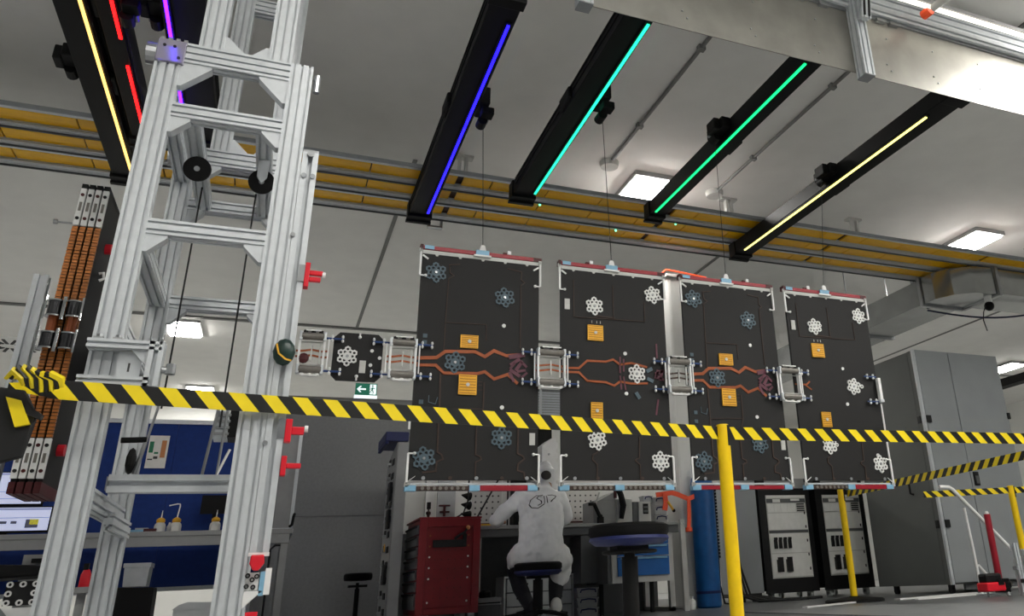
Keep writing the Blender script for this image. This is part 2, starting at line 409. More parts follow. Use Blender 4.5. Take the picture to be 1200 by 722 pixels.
tag(MB().box(3.42, 8.6, 3.385, 3.41, 4.0, 4.02).box(3.42, 8.6, 3.37, 3.425, 4.02, 4.05, 1).build('linear_lamp', ['lampstrip', 'lamphousing']), 'thin bright linear lamp along the top of the girder', 'lamp')
t = thing('conduit_pipe', 'light grey conduit with an orange coupling at the top right', 'pipe', (4.0, 3.2, 4.1))
MB().cyl((3.92, 3.38, 3.99), (4.02, 2.2, 3.99), .028, n=12).build('tube', 'whitedirty', t, smooth=True)
MB().cyl((3.918, 3.40, 3.99), (3.912, 3.47, 3.99), .036, n=12).build('coupling', 'orange', t)
MB().box(3.95, 3.99, 2.9, 3.0, 3.99, 4.05).build('saddle', 'whitedirty', t)
# conduits along the ceiling between the rails
for x, ya, yb, lab in ((2.755, 3.7, 6.75, 'thin grey conduit on the ceiling between turquoise and green rails'), (4.12, 3.7, 7.0, 'thin grey conduit on the ceiling between green and yellow rails')):
    t = thing('ceiling_conduit', lab, 'pipe', (x, yb, ZC-.05), 'ceiling conduits')
    MB().cyl((x, ya, ZC-.02), (x, yb, ZC-.02), .018, n=10).build('tube', 'seam', t)
    for f in (.33, .75): MB().box(x-.03, x+.03, ya+(yb-ya)*f, ya+(yb-ya)*f+.05, ZC-.045, ZC).build('saddle', 'seam', t)
    MB().lathe([(.09, -.06), (.1, -.03), (.1, 0)], (x, yb+.06, ZC), 16).build('junction_box', 'whitedirty', t, smooth=True)
# round air diffuser at left
t = thing('air_diffuser', 'round swirl air diffuser in the ceiling at the left edge', 'vent', (-4.1, 15.5, ZC-.04))
MB().lathe([(.45, -.045), (.5, -.035), (.5, -.025)], (-4.1, 15.5, ZC), 32).build('disc', 'white', t)
for k in range(16):
    a = k*math.pi/8
    MB().obox((-4.1+.27*math.cos(a), 15.5+.27*math.sin(a), ZC-.05), (.13*math.cos(a), .13*math.sin(a), 0), (-.02*math.sin(a), .02*math.cos(a), 0), (0, 0, .006)).build('slot', 'hole', t)
# ventilation duct on the right
t = thing('ventilation_duct', 'shiny galvanised ventilation duct under the tracks on the right', 'duct', (6.8, 9, 3.3))
MB().box(7.10, 7.72, 7.25, 13.0, 3.30, 3.62).build('straight_run', 'zincduct', t)
MB().prism([(7.09, 7.24), (7.09, 7.02), (7.2, 6.82), (7.42, 6.68), (7.74, 6.63), (7.74, 7.24)], 'z', 3.29, 3.63).build('elbow', 'zincduct', t)
MB().box(7.07, 7.75, 7.22, 7.27, 3.265, 3.645).build('flange', 'steel', t)
MB().box(7.74, 12.5, 6.64, 7.2, 3.30, 3.62).build('cross_run', 'zincduct', t)
MB().box(7.72, 7.77, 6.6, 7.24, 3.265, 3.645).build('flange', 'steel', t)
for y in (8.6, 10.1, 11.6):
    MB().box(7.07, 7.75, y, y+.04, 3.27, 3.645).build('flange', 'steel', t)
    MB().cyl((7.04, y+.02, 3.28), (7.04, y+.02, ZC), .008, n=6).build('hanger_rod', 'steel', t)
    MB().cyl((7.78, y+.02, 3.28), (7.78, y+.02, ZC), .008, n=6).build('hanger_rod', 'steel', t)
t = thing('ceiling_camera', 'small black camera bulb hanging below the duct at the right', 'camera', (7.66, 6.75, 3.15))
MB().lathe([(.03, .0), (.045, .015), (.045, .075), (.05, .078), (.05, .085)], (7.67, 6.75, 3.205), 14).build('mount', 'white', t)
MB().ball((7.665, 6.75, 3.165), .06, 14).build('camera_ball', 'black', t, smooth=True)
MB().tube([(7.62, 6.75, 3.18), (7.55, 6.75, 3.08), (7.52, 6.75, 2.97), (7.545, 6.75, 2.84)], .007).build('cable_tail', 'cable', t)
pts = [(7.3+1.7*k/12, 7.4-.55*k/12, 3.285-.11*math.sin(math.pi*k/12)) for k in range(13)]
tag(MB().tube(pts, .012).build('hanging_cable', 'bluecable'), 'dark blue cable sagging below the duct at the right', 'cable')

# ================================================================== CHIP PANELS
PY = 4.80
def ring_mesh(mb, cx, cz, ro, ri, y0, y1, n=12, ph=0, m=0):
    A = [(math.cos(2*math.pi*k/n+ph), math.sin(2*math.pi*k/n+ph)) for k in range(n)]
    return mb.rings([[(cx+ro*c, y0, cz+ro*s) for c, s in A], [(cx+ri*c, y0, cz+ri*s) for c, s in A], [(cx+ri*c, y1, cz+ri*s) for c, s in A], [(cx+ro*c, y1, cz+ro*s) for c, s in A]], m, False, True)
def rosette_mesh(name, matn):
    mb = MB()
    ring_mesh(mb, 0, 0, .024, .009, -.008, 0, 12)
    for k in range(6):
        a = k*math.pi/3+math.pi/6
        c, s = math.cos(a), math.sin(a)
        ring_mesh(mb, .042*c, .042*s, .0185, .0085, -.008, 0, 6, a)
        mb.obox((.024*c, -.004, .024*s), (.010*c, 0, .010*s), (0, .003, 0), (-.006*s, 0, .006*c))
        b = a+math.pi/6
        mb.obox((.040*math.cos(b), -.004, .040*math.sin(b)), (.004*math.cos(b), 0, .004*math.sin(b)), (0, .003, 0), (-.012*math.sin(b), 0, .012*math.cos(b)))
    return mesh_only(mb, name, matn)
ROSE_W = rosette_mesh('rosette_white', 'rosewhite'); ROSE_B = rosette_mesh('rosette_blue', 'roseblue')
PW, PZ0, PZ1 = .752, .858, 2.232
def chip_mesh(w, h, nm, holes=True):
    mb = MB().box(-w/2, w/2, -.012, 0, -h/2, h/2)
    n = 7
    for k in range(n):
        z = -h/2+h*(k+.5)/n
        mb.box(-w/2+.006, w/2-.006, -.014, -.012, z-.0022, z+.0022, 1)
    mb.cyl((0, -.018, 0), (0, -.012, 0), .011, n=10, m=2)
    return mesh_only(mb, nm, ['gold', 'golddark', 'whitedirty'])
CHIP_WIDE = chip_mesh(.108, .082, 'chip_wide'); CHIP_BIG = chip_mesh(.108, .12, 'chip_big'); CHIP_TALL = chip_mesh(.08, .108, 'chip_tall')
DOT = mesh_only(MB().cyl((0, -.006, 0), (0, 0, 0), .0125, n=14), 'dot', 'white')  # white discs stand for light seen through holes in the board
TAGM = mesh_only(MB().box(-.017, .017, -.006, 0, -.036, .036).box(-.012, .012, -.008, -.006, .004, .028).box(-.012, .012, -.008, -.006, -.028, -.006), 'tag_plate', 'whitedirty')
def chip_panel(x0, kind, label, bottom, hang):
    t = thing('hanging_chip_board', label, 'chip panel', (x0+PW/2, PY, PZ0), 'hanging black chip panels')
    F = PY
    MB().box(x0, x0+PW, F, F+.02, PZ0, PZ1).build('board', 'panelblack', t)
    # red top bar with its caps and clip
    tb = MB().box(x0-.012, x0+PW+.014, F-.006, F+.03, 2.259, 2.286).build('top_bar', 'red', t, bevel=.003)
    MB().box(x0+.012, x0+.07, F-.012, F-.006, 2.262, 2.286).build('bar_label', 'ledgerblue', tb)
    MB().box(x0-.014, x0+.004, F-.012, F+.034, 2.255, 2.29).build('bar_end', 'darkred', tb)
    MB().box(x0+PW-.04, x0+PW+.016, F-.010, F+.034, 2.256, 2.282).build('bar_end', 'darkred', tb)
    hx = hang
    MB().box(hx-.042, hx+.042, F-.02, F-.006, 2.258, 2.29).build('clip_body', 'ledgerblue', tb)
    MB().box(hx-.055, hx+.055, F-.022, F-.006, 2.246, 2.257).prism([(hx-.022, 2.288), (hx+.022, 2.288), (hx+.012, 2.325), (hx-.012, 2.325)], 'y', F-.02, F-.008).build('clip_tab', 'white', tb)
    sx = x0+PW*.73 if kind == 'A' else x0+PW*.29
    MB().box(sx-.012, sx+.012, F-.01, F+.01, 2.286, 2.31).build('switch', 'white', tb)
    MB().box(sx-.04, sx-.014, F-.008, F+.01, 2.286, 2.297).build('switch_base', 'darkred', tb)
    # white strips under the top bar and above the bottom bar, with their tabs
    ws = MB().box(x0+.004, x0+PW, F-.003, F+.012, 2.232, 2.256)
    for k in range(5): ws.prism([(x0+.09+.145*k-.012, 2.233), (x0+.09+.145*k+.012, 2.233), (x0+.09+.145*k+.006, 2.221), (x0+.09+.145*k-.006, 2.221)], 'y', F-.004, F+.002)
    ws.build('upper_strip', 'whitedirty', t)
    for k in range(5):
        MB().cyl((x0+.085+.15*k, F-.006, .868), (x0+.085+.15*k, F, .868), .011, n=10).build('tab', 'copperdim' if k % 2 else 'aludark', t)
    MB().box(x0+PW*.02, x0+PW*.98, F+.004, F+.012, .83, .842).build('lower_strip', 'clear', t)
    # bottom bar in pieces
    w = PW+.02; bx = x0-.01
    bb = MB().box(bx, bx+w, F-.002, F+.026, .80, .824).build('bottom_bar', 'copperdim' if bottom != 'red' else 'red', t)
    for a, b, mm in {'mixed': ((.46, .96, 'red'),), 'beads': (), 'red': (), 'half': ((.5, 1.0, 'red'),)}[bottom]:
        MB().box(bx+a*w, bx+b*w, F-.005, F+.027, .798, .827).build('bar_cover', mm, bb)
    for a in (.035, .5, .945):
        MB().box(bx+a*w-.03, bx+a*w+.03, F-.012, F+.03, .797, .828).build('bar_joint', 'ledgerblue', bb)
    if bottom in ('mixed', 'beads', 'half'):
        rng = {'mixed': (.1, .44), 'beads': (.1, .92), 'half': (.1, .47)}[bottom]
        n = int((rng[1]-rng[0])*w/.032)
        for k in range(n):
            cx = bx+w*(rng[0]+(rng[1]-rng[0])*(k+.5)/n)
            if abs(cx-bx-.5*w) < .04: continue
            MB().cyl((cx, F-.008, .812), (cx, F, .812), .010, n=8).build('bead', 'rollergrey', bb)
    # corner rods with ball ends
    def rod(xa, za, xb, zb, s):
        r = MB().box(xa-.006, xa+.006, F-.012, F-.0, min(za, zb), max(za, zb)).build('corner_rod', 'white', t)
        zz = zb
        MB().cyl((xa, F-.006, zz), (xa+s*.034, F-.006, zz), .005, n=8).ball((xa+s*.034, F-.008, zz), .010, 8).build('ball_end', 'white', r)
        zc = za + (.033 if zb > za else -.045)
        MB().obox((xa+s*.028, F-.006, zc), (.017*s, 0, -.012 if zb < za else .012), (0, .004, 0), (.003, 0, .004*s)).build('toggle', 'white', r)
        MB().box(xa-.012, xa+.010, F-.012, F, za-.012, za+.012).build('rod_foot', 'whitedirty', r)
    rod(x0-.008, 2.252, x0-.008, 2.084, 1); rod(x0+PW+.006, 2.25, x0+PW+.006, 2.084, -1)
    rod(x0-.006, .832, x0-.006, 1.004, 1); rod(x0+PW+.004, .828, x0+PW+.004, 1.006, -1)
    fy0, fy1 = F-.005, F
    if kind == 'A':
        for a, b in ((.089, 2.111), (.526, 1.988), (.232, 1.546), (.082, .977), (.527, 1.102)):
            link_mesh('rosette', ROSE_B, t, (x0+a, F, b), (0, random.uniform(-.2, .2), 0), (1.15, 1, 1.15))
            MB().cyl((x0+a, F-.012, b), (x0+a, F, b), .0085, n=10).build('stud', 'steel', t)
        link_mesh('chip', CHIP_WIDE, t, (x0+.312, F, 1.68)); link_mesh('chip', CHIP_BIG, t, (x0+.312, F, 1.412))
        for a, b in ((.525, 1.80), (.525, 1.284)): link_mesh('white_dot', DOT, t, (x0+a, F, b))
        link_mesh('label_plate', TAGM, t, (x0+.715, F, 1.098))
        def rb(n, pts, w, mm): MB().ribbon([(x0+a, b) for a, b in pts], w, fy0, fy1).build(n, mm, t)
        rb('copper_trace', [(.0, 1.559), (.122, 1.569), (.17, 1.61), (.349, 1.62), (.411, 1.593), (.467, 1.634), (.544, 1.607), (.63, 1.62)], .020, 'copper')
        rb('copper_trace', [(.0, 1.517), (.12, 1.522), (.168, 1.477), (.371, 1.485), (.414, 1.499), (.472, 1.456), (.555, 1.489), (.62, 1.435)], .018, 'copper')
        rb('fine_trace', [(.15, 1.476), (.155, 1.26), (.154, 1.159), (.156, 1.014), (.18, 1.0), (.19, .974), (.155, .958), (.153, .907), (.079, .898)], .009, 'copperdim')
        rb('fine_trace', [(.412, 1.433), (.411, 1.269), (.375, 1.157), (.376, 1.001), (.405, .99), (.41, .975), (.378, .96), (.377, .864)], .008, 'copperdim')
        rb('fine_trace', [(.628, 1.155), (.626, 1.012), (.66, .995), (.668, .979), (.63, .95), (.627, .913), (.668, .901), (.67, .864)], .009, 'copperdim')
        rb('fine_trace', [(.235, 2.184), (.169, 2.171), (.175, 2.119), (.2, 2.103), (.169, 2.08), (.163, 1.792), (.163, 1.676), (.16, 1.61)], .006, 'copperdim')
        rb('fine_trace', [(.17, 1.793), (.414, 1.799), (.417, 1.694)], .005, 'copperdim')
        rb('fine_trace', [(.54, 2.189), (.635, 2.175), (.631, 2.121), (.655, 2.103), (.631, 2.081), (.632, 1.66)], .006, 'copperdim')
        rb('fine_trace', [(.157, 1.262), (.29, 1.268), (.411, 1.27)], .005, 'copperdim')
        for z in (1.435, 1.415, 1.385): MB().box(x0+.378, x0+.4, F-.003, F, z-.002, z+.002).build('pad', 'copperdim', t)
        for (a, b, dx, dz) in ((.60, 1.57, .03, .022), (.625, 1.545, .02, .03), (.60, 1.50, .032, -.02), (.64, 1.515, .028, .006), (.585, 1.545, .016, .02), (.655, 1.56, .02, -.02), (.66, 1.49, .018, .016), (.61, 1.61, .05, .012), (.58, 1.475, .014, -.03)):
            MB().obox((x0+a, F-.004, b), (dx, 0, dz), (0, .004, 0), (-dz*.28, 0, dx*.28)).build('purple_pad', 'purple', t)
        for z in (1.70, 1.66, 1.3, 1.24): MB().box(x0+.035, x0+.06, F-.004, F, z-.012, z+.012).build('pad', 'roseblue', t)
        MB().ribbon([(x0+.09, 1.34), (x0+.09, 1.30), (x0+.13, 1.29), (x0+.14, 1.33)], .004, fy0, fy1).build('fine_trace', 'roseblue', t)
    else:
        for a, b in ((.235, 1.987), (.668, 2.108), (.524, 1.541), (.235, 1.101), (.666, .975)):
            link_mesh('rosette', ROSE_W, t, (x0+a, F, b), (0, random.uniform(-.2, .2), 0), (1.1, 1, 1.1))
            MB().cyl((x0+a, F-.012, b), (x0+a, F, b), .0085, n=10).build('stud', 'steel', t)
        link_mesh('chip', CHIP_BIG, t, (x0+.236, F, 1.80), None, (1, 1, .87)); link_mesh('chip', CHIP_TALL, t, (x0+.235, F, 1.284))
        for a, b in ((.445, 1.674), (.444, 1.405)): link_mesh('white_dot', DOT, t, (x0+a, F, b))
        link_mesh('label_plate', TAGM, t, (x0+.044, F, 1.985))
        def rb(n, pts, w, mm): MB().ribbon([(x0+a, b) for a, b in pts], w, fy0, fy1).build(n, mm, t)
        cm = 'copper'
        if hang < 3:
            rb('copper_trace', [(.0, 1.552), (.12, 1.556), (.178, 1.609), (.306, 1.61), (.357, 1.628), (.406, 1.597), (.488, 1.612), (.6, 1.59)], .014, cm)
            rb('copper_trace', [(.0, 1.526), (.119, 1.529), (.176, 1.476), (.303, 1.473), (.361, 1.453), (.402, 1.483), (.482, 1.473), (.6, 1.48)], .014, cm)
            for (a, b, a2, b2) in ((.408, 1.65, .404, 1.54), (.433, 1.637, .43, 1.551), (.403, 1.521, .41, 1.432), (.428, 1.517, .44, 1.428), (.677, 1.757, .677, 1.657), (.672, 1.377, .651, 1.273)):
                rb('slit', [(a, b), (a2, b2)], .011, 'purple')
            for a, b, r in ((.615, 1.571, .5), (.618, 1.503, -.4), (.524, 1.395, -1)):
                MB().obox((x0+a, F-.005, b), (.024*math.cos(r), 0, .024*math.sin(r)), (0, .004, 0), (-.012*math.sin(r), 0, .012*math.cos(r))).build('blue_pad', 'roseblue', t)
            for (a, b, dx, dz) in ((.69, 1.56, .03, .012), (.69, 1.52, .03, -.01), (.70, 1.54, .008, .035), (.67, 1.545, .01, .03)):
                MB().obox((x0+a, F-.004, b), (dx, 0, dz), (0, .004, 0), (-dz*.3, 0, dx*.3)).build('purple_pad', 'purple', t)
        else:
            rb('copper_trace', [(.0, 1.535), (.1, 1.535), (.13, 1.56)], .011, cm); rb('copper_trace', [(.09, 1.53), (.14, 1.50)], .009, cm)
            for a, b, q in ((.29, 2.0, .012), (.60, 1.545, .015), (.30, 1.105, .013), (.655, 1.035, .014)):
                mb = MB(); ring_mesh(mb, x0+a, b, q, q*.5, F-.006, F, 12); mb.build('ring_pad', 'rosewhite', t)
        rb('fine_trace', [(.234, 1.05), (.234, 1.026), (.205, 1.01), (.201, .98), (.232, .954), (.23, .864)], .007, 'copperdim')
        rb('fine_trace', [(.525, 1.129), (.519, .995), (.493, .985), (.491, .976), (.523, .952), (.521, .86)], .007, 'copperdim')
        rb('fine_trace', [(.09, 2.16), (.09, 1.9), (.6, 1.91), (.6, 2.05)], .005, 'copperdim')
        rb('fine_trace', [(.37, 2.15), (.37, 1.915)], .005, 'copperdim')
        rb('fine_trace', [(.23, 1.92), (.38, 1.915)], .008, 'copperdim')
        for a in (.215, .25, .275): MB().box(x0+a-.002, x0+a+.002, F-.003, F, 1.868, 1.885).build('pad', 'whitedirty', t)
    return t
panels = []
PX0 = (.667, 1.567, 2.464, 3.338)
panels.append(chip_panel(PX0[0], 'A', 'tall black chip panel with dim blue rosettes, first from the left', 'mixed', 1.04))
panels.append(chip_panel(PX0[1], 'B', 'tall black chip panel with white rosettes between the worker and the pillar', 'beads', 1.93))
panels.append(chip_panel(PX0[2], 'A', 'tall black chip panel with dim blue rosettes, third from the left behind the yellow post', 'red', 2.83))
panels.append(chip_panel(PX0[3], 'B', 'tall black chip panel with white rosettes, rightmost beside the grey cabinet', 'half', 3.70))
for k, p in enumerate(panels):
    hx = (1.04, 1.93, 2.83, 3.70)[k]
    MB().cyl((hx, PY-.014, 2.32), WIRES[k], .0022, n=6).build('hanging_wire', 'cable', p)
# slim white edge rod along the right panel
MB().cyl((4.098, PY, 1.42), (4.098, PY, .83), .007, n=8).build('edge_rod', 'white', panels[3])
MB().box(.652, .664, PY-.005, PY+.005, 1.14, 1.24).build('edge_clip', 'white', panels[0])

# small plate at the left of the row
t = thing('chip_plate', 'small black chip plate with one white rosette left of the panels', 'chip panel', (.345, PY, 1.405))
c = .03
MB().prism([(.21+c, 1.405), (.48-c, 1.405), (.48, 1.405+c), (.48, 1.685-c), (.48-c, 1.685), (.21+c, 1.685), (.21, 1.685-c), (.21, 1.405+c)], 'y', PY, PY+.02).build('board', 'panelblack', t)
link_mesh('rosette', ROSE_W, t, (.288, PY, 1.545)); link_mesh('label_plate', TAGM, t, (.375, PY, 1.488))
MB().cyl((.288, PY-.012, 1.545), (.288, PY, 1.545), .0085, n=10).build('stud', 'steel', t)
for a, b in ((.42, 1.585), (.465, 1.545), (.418, 1.50)): link_mesh('white_dot', DOT, t, (a, PY, b), None, (.8, 1, .8))
for za, zb in ((1.66, 1.685), (1.43, 1.405)):
    MB().cyl((.347, PY-.008, za), (.347, PY-.008, zb), .005, n=8).ball((.347, PY-.008, za), .010, 8).build('pin', 'white', t)

# connectors bridging neighbouring panels
def connector(xc, w, zc, label, left=True, right=True, traces='copper', pinc='bluepin'):
    t = thing('panel_connector', label, 'connector', (xc, PY, zc-.12), 'roller connectors between chip panels')
    y0, y1 = PY-.05, PY-.014
    x0, x1 = xc-w/2, xc+w/2
    for s in (1, -1):
        zz = zc+s*.095
        r = MB().cyl((x0+.012, y0+.01, zz), (x1-.012, y0+.01, zz), .021, n=14).build('roller', 'rollergrey', t, smooth=True)
        for q in range(3):
            MB().cyl((x0+.03+q*(w-.06)/2, y0+.012, zz+s*.022), (x0+.03+q*(w-.06)/2, y0+.012, zz+s*.034), .012, n=8).build('roller_stud', 'white' if s < 0 else 'blackmatte', r)
        for xa in (x0, x1-.016): MB().box(xa, xa+.016, y0-.006, y1, zz-.026, zz+.026).build('bearing_block', 'alu', t, bevel=.003)
        MB().box(x0+.03, x1-.03, y0, y1, zz+s*.034-.004, zz+s*.034+.004).build('guard', 'white', t)
    for xa in (x0, x1-.012): MB().box(xa, xa+.012, y0+.004, y1, zc-.075, zc+.075).build('side_bar', 'white', t)
    for za in (zc-.07, zc+.062): MB().box(x0+.012, x1-.012, y1-.006, y1-.003, za, za+.008).build('cross_bar', 'whitedirty', t)
    if traces:
        for s in (1, -1):
            MB().ribbon([(x0-.01, zc+s*.016-.004), (x0+w*.15, zc+s*.016-.004), (xc, zc+s*.016+.006), (x1-w*.15, zc+s*.016-.002), (x1+.02, zc+s*.018)], .011, y1-.012, y1-.006).build('copper_link', traces, t)
        MB().box(xc-.004, xc+.004, y1-.016, y1-.004, zc-.045, zc+.045).build('spacer', 'whitedirty', t)
        MB().box(x1-w*.18-.005, x1-w*.18+.005, y1-.016, y1-.004, zc-.06, zc+.06).build('spacer', 'whitedirty', t)
    for s, on in ((-1, left), (1, right)):
        if not on: continue
        xe = x0 if s < 0 else x1
        MB().box(min(xe+s*.012, xe+s*.019), max(xe+s*.012, xe+s*.019), y0+.01, y0+.017, zc-.085, zc+.085).build('wire_bow', 'white', t)
        for q in (1, -1):
            zz = zc+q*.095
            p = MB().cyl((xe, PY-.02, zz), (xe+s*.095, PY-.02, zz), .006, n=8).build('pin_rod', pinc, t)
            for d in (.032, .088):
                MB().ball((xe+s*d, PY-.024, zz+.012), .0095, 8, sc=(.8, 1, 1.2)).ball((xe+s*d, PY-.024, zz-.012), .0095, 8, sc=(.8, 1, 1.2)).build('pin_cap', 'white', p)
    return t
connector(.590, .155, 1.541, 'grey roller connector between small plate and first chip panel')
connector(1.492, .185, 1.541, 'grey roller connector between first and second chip panels')
connector(2.39, .175, 1.537, 'grey roller connector between second and third chip panels in front of pillar', traces='copperdim')
connector(3.272, .175, 1.525, 'grey roller connector between third and fourth chip panels', traces=None)
c0 = connector(.097, .14, 1.543, 'grey roller connector at the left end of the chip row', left=False)
MB().ball((.06, PY-.04, 1.51), .028, 10, sc=(1, .6, 1.1)).build('red_seal', 'darkred', c0)
t = thing('panel_connector', 'white half connector on the right edge of the last chip panel', 'connector', (4.08, PY, 1.42))
MB().box(4.07, 4.095, PY-.04, PY-.01, 1.43, 1.61).build('side_bar', 'white', t)
MB().box(4.062, 4.098, PY-.045, PY-.008, 1.425, 1.445).build('bearing_block', 'alu', t)
for zz in (1.62, 1.43):
    p = MB().cyl((4.07, PY-.02, zz), (3.96, PY-.02, zz), .006, n=8).build('pin_rod', 'bluepin', t)
    for d in (.03, .085): MB().ball((4.07-d, PY-.024, zz+.012), .0095, 8).ball((4.07-d, PY-.024, zz-.012), .0095, 8).build('pin_cap', 'white', p)

# ================================================================== ALUMINIUM TOWER
t = thing('aluminium_tower', 'tall slotted aluminium profile tower with cross bars and gussets at left', 'tower', (-.34, 3.7, 0))
PD = .06
def post(x, y, z0, z1, w=.09, name='post', d=PD):
    return MB().profile((x+w/2, y+d/2, z0), (x+w/2, y+d/2, z1), (1, 0, 0), w, d).build(name, 'alu', t)
def xbar(x0, x1, y, z0, z1, d=.06, name='cross_bar'):
    return MB().profile((x0, y+d/2, (z0+z1)/2), (x1, y+d/2, (z0+z1)/2), (0, 0, 1), z1-z0, d).build(name, 'alu', t)
def ybar(x, y0, y1, z, w=.06, h=.06, name='depth_bar', mm='alu'):
    return MB().profile((x, y0, z), (x, y1, z), (1, 0, 0), w, h).build(name, mm, t)
def gusset(x, y, z, sx, sz, l=.075, mm='alu', d=.045):
    b = .012
    MB().prism([(x, z), (x+sx*l, z), (x+sx*l, z+sz*b), (x+sx*b, z+sz*l), (x, z+sz*l)], 'y', y+.006, y+.006+d).build('gusset', mm, t)
XL, XR = -.628, -.146
for yy in (3.20, 4.09):
    post(XL, yy, 0, 2.268); post(XR, yy, 0, 2.377)
    xbar(XL+.09, XR, yy, 2.287, 2.377)
    xbar(XL+.09, XR, yy, 2.036, 2.096); xbar(XL+.09, XR, yy, 1.535, 1.595)
    gusset(XL+.09, yy, 2.287, 1, -1, .11); gusset(XR, yy, 2.287, -1, -1, .11)
    gusset(XL+.09, yy, 2.036, 1, -1, .07); gusset(XR, yy, 2.036, -1, -1, .07)
    gusset(XL+.09, yy, 1.535, 1, -1, .07); gusset(XR, yy, 1.535, -1, -1, .07)
    # cap bracket on the shorter left post
    cb = MB().box(XL+.0, XL+.10, yy-.012, yy+.062, 2.268, 2.372).build('cap_bracket', 'capclear', t, bevel=.004)
    MB().cyl((XL-.035, yy+.03, 2.315), (XL, yy+.03, 2.315), .045, n=14).build('cap_roller', 'steel', cb)
    for a, b in ((.06, 2.34), (.025, 2.34), (.08, 2.29)): MB().cyl((XL+a, yy-.016, b), (XL+a, yy-.012, b), .006, n=8).build('bolt', 'blackmatte', cb)
    for k in range(4): MB().box(XL+.004+.027*k, XL+.018+.027*k, yy, yy+.04, 2.372, 2.388).build('cap_tooth', 'steel', cb)
    # upper storey
    MB().profile((-.447, yy+.04, 2.377), (-.447, yy+.04, 3.42), (1, 0, 0), .09, PD).build('upper_post', 'alu', t)
    MB().profile((-.19, yy+.04, 2.377), (-.19, yy+.04, 3.42), (1, 0, 0), .09, PD).build('upper_post', 'alu', t)
    MB().profile((-.402, yy+.04, 3.3), (-.235, yy+.04, 3.3), (0, 0, 1), .09, PD).build('upper_bar', 'alu', t)
    gusset(-.402, yy+.01, 2.377, 1, 1, .075); gusset(-.235, yy+.01, 2.377, -1, 1, .06)
for x in (-.471, -.209): ybar(x, 3.26, 4.09, 2.068)
for x in (XL+.045, XR+.045):
    for z in (.62, 1.2, 1.565): ybar(x, 3.26, 4.09, z)
    ybar(x, 3.26, 4.09, 2.2)
bbar = MB().profile((-.545, 3.53, .684), (XR, 3.53, .684), (0, 0, 1), .062, .06, pitch=.06).build('lower_bar', 'alu', t)
MB().box(-.551, -.545, 3.505, 3.555, .66, .708).build('bar_end', 'aludark', bbar)
MB().profile((-.538, 3.62, .565), (-.538, 4.09, .565), (1, 0, 0), .03, .06).build('depth_bar', 'alu', t)
# pulleys under the depth bars with their ropes
for x, y, z, cut in ((-.452, 3.5, 1.965, 0), (-.205, 3.5, 1.945, 1)):
    ax = Vector((.0, -.94, -.34))
    c = Vector((x, y, z))
    p = MB().cyl(c-ax*.012, c+ax*.012, .052, n=28).build('pulley', 'rubber', t, smooth=True)
    MB().cyl(c+ax*.012, c+ax*.02, .011, n=12).build('pulley_hub', 'steel', p)
    MB().bar(c-ax*.02+Vector((0, 0, .0)), Vector((x, y+.03, 2.04)), .03, .012).build('pulley_fork', 'alu', p)
    if cut: MB().prism([(x-.022, z+.09), (x+.022, z+.09), (x+.02, z+.01), (x, z-.02), (x-.02, z+.01)], 'y', y-.035, y-.022).build('pulley_arm', 'alu', p)
for x, z1 in ((-.462, 1.02), (-.24, .95)):
    MB().cyl((x, 3.83, 2.036), (x, 3.83, z1), .004, n=6).build('rope', 'cable', t)
# counterweight / motor box behind the right post
mbx = MB().box(-.262, -.21, 3.84, 3.96, .91, 1.02).build('motor_box', 'alu', t)
MB().box(-.208, -.165, 3.84, 3.98, .912, 1.05).build('motor_cover', 'rubber', mbx)
for k in range(4): MB().box(-.266+.004*k, -.204, 3.83, 3.84, .92+.026*k, .93+.026*k).build('motor_fin', 'steel', mbx)
MB().cyl((-.28, 3.83, .72), (-.255, 3.83, 1.03), .006, n=8).cyl((-.225, 3.83, .72), (-.22, 3.83, 1.04), .005, n=8).build('tie_rod', 'steel', t)
MB().cyl((-.23, 3.83, .74), (-.19, 3.83, .86), .005, n=8).build('tie_rod', 'white', t)
MB().cyl((-.56, 3.7, .868), (-.475, 3.7, .872), .011, n=12).build('grip', 'rubber', t)
MB().cyl((-.478, 3.7, .85), (-.455, 3.7, 1.02), .005, n=8).cyl((-.50, 3.7, .72), (-.478, 3.7, .86), .008, n=8).build('lever_rod', 'steel', t)
MB().ball((-.515, 3.7, .79), .03, 10, sc=(.6, 1, 1.7)).build('lever_knob', 'rubber', t)
# small cantilever frame on the left post
fr = MB().profile((-.628, 3.165, 1.098), (-.41, 3.165, 1.098), (0, 0, 1), .03, .06).build('bracket_bar', 'alu', t)
MB().profile((-.635, 3.165, .972), (-.43, 3.165, .972), (0, 0, 1), .03, .06).build('bracket_bar', 'alu', t)
MB().profile((-.425, 3.165, .957), (-.425, 3.165, 1.113), (1, 0, 0), .045, .06, pitch=.045).build('bracket_post', 'alu', t)
MB().box(-.536, -.465, 3.17, 3.176, .99, 1.08).build('bracket_plate', 'alu', t)
MB().box(-.503, -.497, 3.168, 3.17, 1.01, 1.04).build('bracket_slot', 'hole', t)
MB().prism([(-.45, 1.083), (-.50, 1.083), (-.45, 1.03)], 'y', 3.15, 3.165).build('gusset', 'alu', t)
for x in (-.60, -.545): MB().box(x-.014, x+.014, 3.145, 3.195, 1.113, 1.122).cyl((x, 3.16, 1.122), (x, 3.16, 1.132), .01, n=6).build('corner_bolt', 'steel', t)
MB().cyl((-.402, 3.16, 1.02), (-.375, 3.16, 1.02), .012, n=10).cyl((-.375, 3.16, 1.005), (-.375, 3.16, 1.04), .016, n=10).build('lock_screw', 'steel', t)
